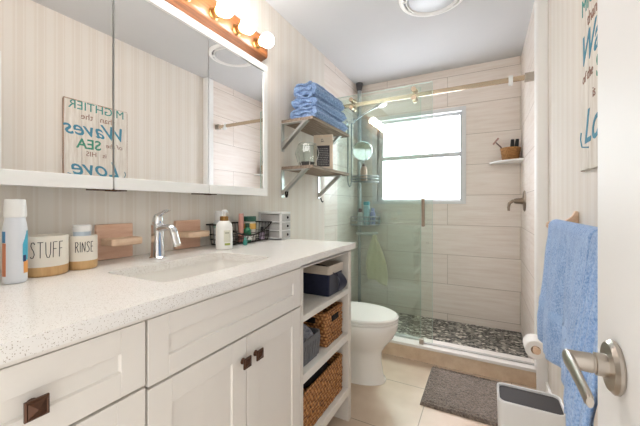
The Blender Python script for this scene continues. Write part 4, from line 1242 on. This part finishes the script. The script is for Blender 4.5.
# woven baskets: real over-under relief
def woven(name, label, x0, x1, y0, y1, z0, z1, holes=True, cell=.030, row=.017):
    t_ = thing(name, label, 'basket', ((x0+x1)/2, (y0+y1)/2, z0), 'woven baskets on the open shelves')
    loop = rrect(x0, x1, y0, y1, .014, 4)
    # resample loop
    L = [0.0]; P = loop+[loop[0]]
    for a, c in zip(P, P[1:]): L.append(L[-1]+math.hypot(c[0]-a[0], c[1]-a[1]))
    tot = L[-1]; n = int(tot/.0065); n -= n % 4
    pts = []
    j = 0
    for k in range(n):
        d_ = tot*k/n
        while L[j+1] < d_: j += 1
        f = (d_-L[j])/max(1e-9, L[j+1]-L[j])
        a, c = P[j], P[j+1]
        tx_, ty_ = c[0]-a[0], c[1]-a[1]; l_ = math.hypot(tx_, ty_) or 1
        pts.append((a[0]+tx_*f, a[1]+ty_*f, ty_/l_, -tx_/l_, d_))
    nr = int((z1-z0)/row); rings = []
    rr = random.Random(hash(label) % 1000 if False else len(label))
    for i in range(nr*4+1):
        z = z0+(z1-z0)*i/(nr*4); ri = i/4
        q = abs(math.sin(PI*ri)); r_i = int(ri)
        ring = []
        for (x, y, nx, ny, d_) in pts:
            w_ = math.sin(2*PI*d_/(cell*2)+PI*(r_i % 2)+.35*math.sin(r_i*2.1))
            off = -.005+.006*q*(.5+.5*w_)+.003*mathutils.noise.noise(Vector((d_*55, z*90, 0)))
            off = min(off, 0)
            ring.append((x+nx*off, y+ny*off, z+.0015*math.sin(d_*60+r_i)))
        rings.append(ring)
    inner = [[(x-nx*.012, y-ny*.012, z) for (x, y, nx, ny, d_) in pts] for z in (z1, z0+.012)]
    b = MB(); b.rings(rings+inner); b.build('woven_body', M['wicker'], t_, angle=80)
    e = MB(); e.tube([(x-nx*.006, y-ny*.006, z1+.001) for (x, y, nx, ny, d_) in pts[::2]], .0075, 8, closed=True); e.build('rim', M['wicker'], t_, angle=80)
    if holes:  # no real cut-outs: dark blocks stand in for the shade inside handle holes
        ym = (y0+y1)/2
        h = MB(); h.box(x1-.006, x1+.0012, ym-.038, ym+.038, z1-.052, z1-.022, .004); h.build('hole_shade_block', M['hole_shade'], t_)
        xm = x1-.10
        h = MB(); h.box(xm-.036, xm+.036, y0-.0012, y0+.006, z1-.052, z1-.022, .004); h.build('hole_shade_block', M['hole_shade'], t_)
    return t_
woven('woven_basket', 'tall woven hyacinth basket on the middle open shelf behind the grey basket', -.96, -.662, 1.315, 1.512, s2, s2+.158)
woven('woven_basket', 'wide woven hyacinth basket filling the bottom open shelf', -.97, -.662, 1.085, 1.512, s3, s3+.178, holes=False)
b = MB(); b.sphere((-.80, 1.30, s3+.165), .12, (1.0, 1.5, .28), 20)
tag(b.build('dark_towel', C('dark_towel', (34, 28, 30), .95), None, (-.80, 1.30, s3+.165)), 'black cloth heaped in the wide woven basket on the bottom shelf', 'cloth')
# grey strapped basket with cloths
gb = thing('grey_basket', 'grey slatted basket of cloths at the front of the middle open shelf', 'basket', (-.75, 1.18, s2))
b = MB(); gx0, gx1, gy0, gy1, gz1 = -.86, -.662, 1.088, 1.262, s2+.110
gm = C('basket_grey', (104, 106, 110), .5)
for z0, z1, i_ in ((s2, s2+.010, .010), (gz1-.024, gz1, .0)):
    b.rings([[(x, y, z) for x, y in rrect(gx0+k_, gx1-k_, gy0+k_, gy1-k_, .02)] for z, k_ in ((z0, i_), (z1, i_), (z1, i_+.005), (z0, i_+.005), (z0, i_))], False, False)
b.prism(rrect(gx0+.012, gx1-.012, gy0+.012, gy1-.012, .018), 'z', s2+.0005, s2+.005)
for k in range(7):
    y = gy0+.018+(gy1-gy0-.036)*k/6
    b.prism([(gx1-.010, s2+.004), (gx1, gz1-.02), (gx1-.004, gz1-.02), (gx1-.014, s2+.004)], 'y', y-.009, y+.009)
for k in range(8):
    x = gx0+.018+(gx1-gx0-.036)*k/7
    b.box(x-.009, x+.009, gy0+.003, gy0+.008, s2+.004, gz1-.02, .001)
b.build('slatted_body', gm, gb)
rr = random.Random(5)
def lump(cx, cy, cz_, r, sc, seed, m, label):
    b = MB(); b.sphere((0, 0, 0), r, sc, 32)
    for v in b.bm.verts:
        n_ = mathutils.noise.noise(v.co*22+Vector((seed, 0, 0))); v.co += v.normal*.016*n_; v.co += Vector((cx, cy, cz_))
    return tag(b.build('folded_cloth', m, None, (cx, cy, cz_), angle=80), label, 'cloth')
lump(-.752, 1.215, s2+.085, .06, (1.3, .62, .82), 3, M['grey_cloth'], 'pale grey cloth at the back of the grey slatted basket')
lump(-.752, 1.135, s2+.080, .06, (1.25, .62, .85), 9, M['blue_cloth'], 'slate blue cloth at the front of the grey slatted basket')
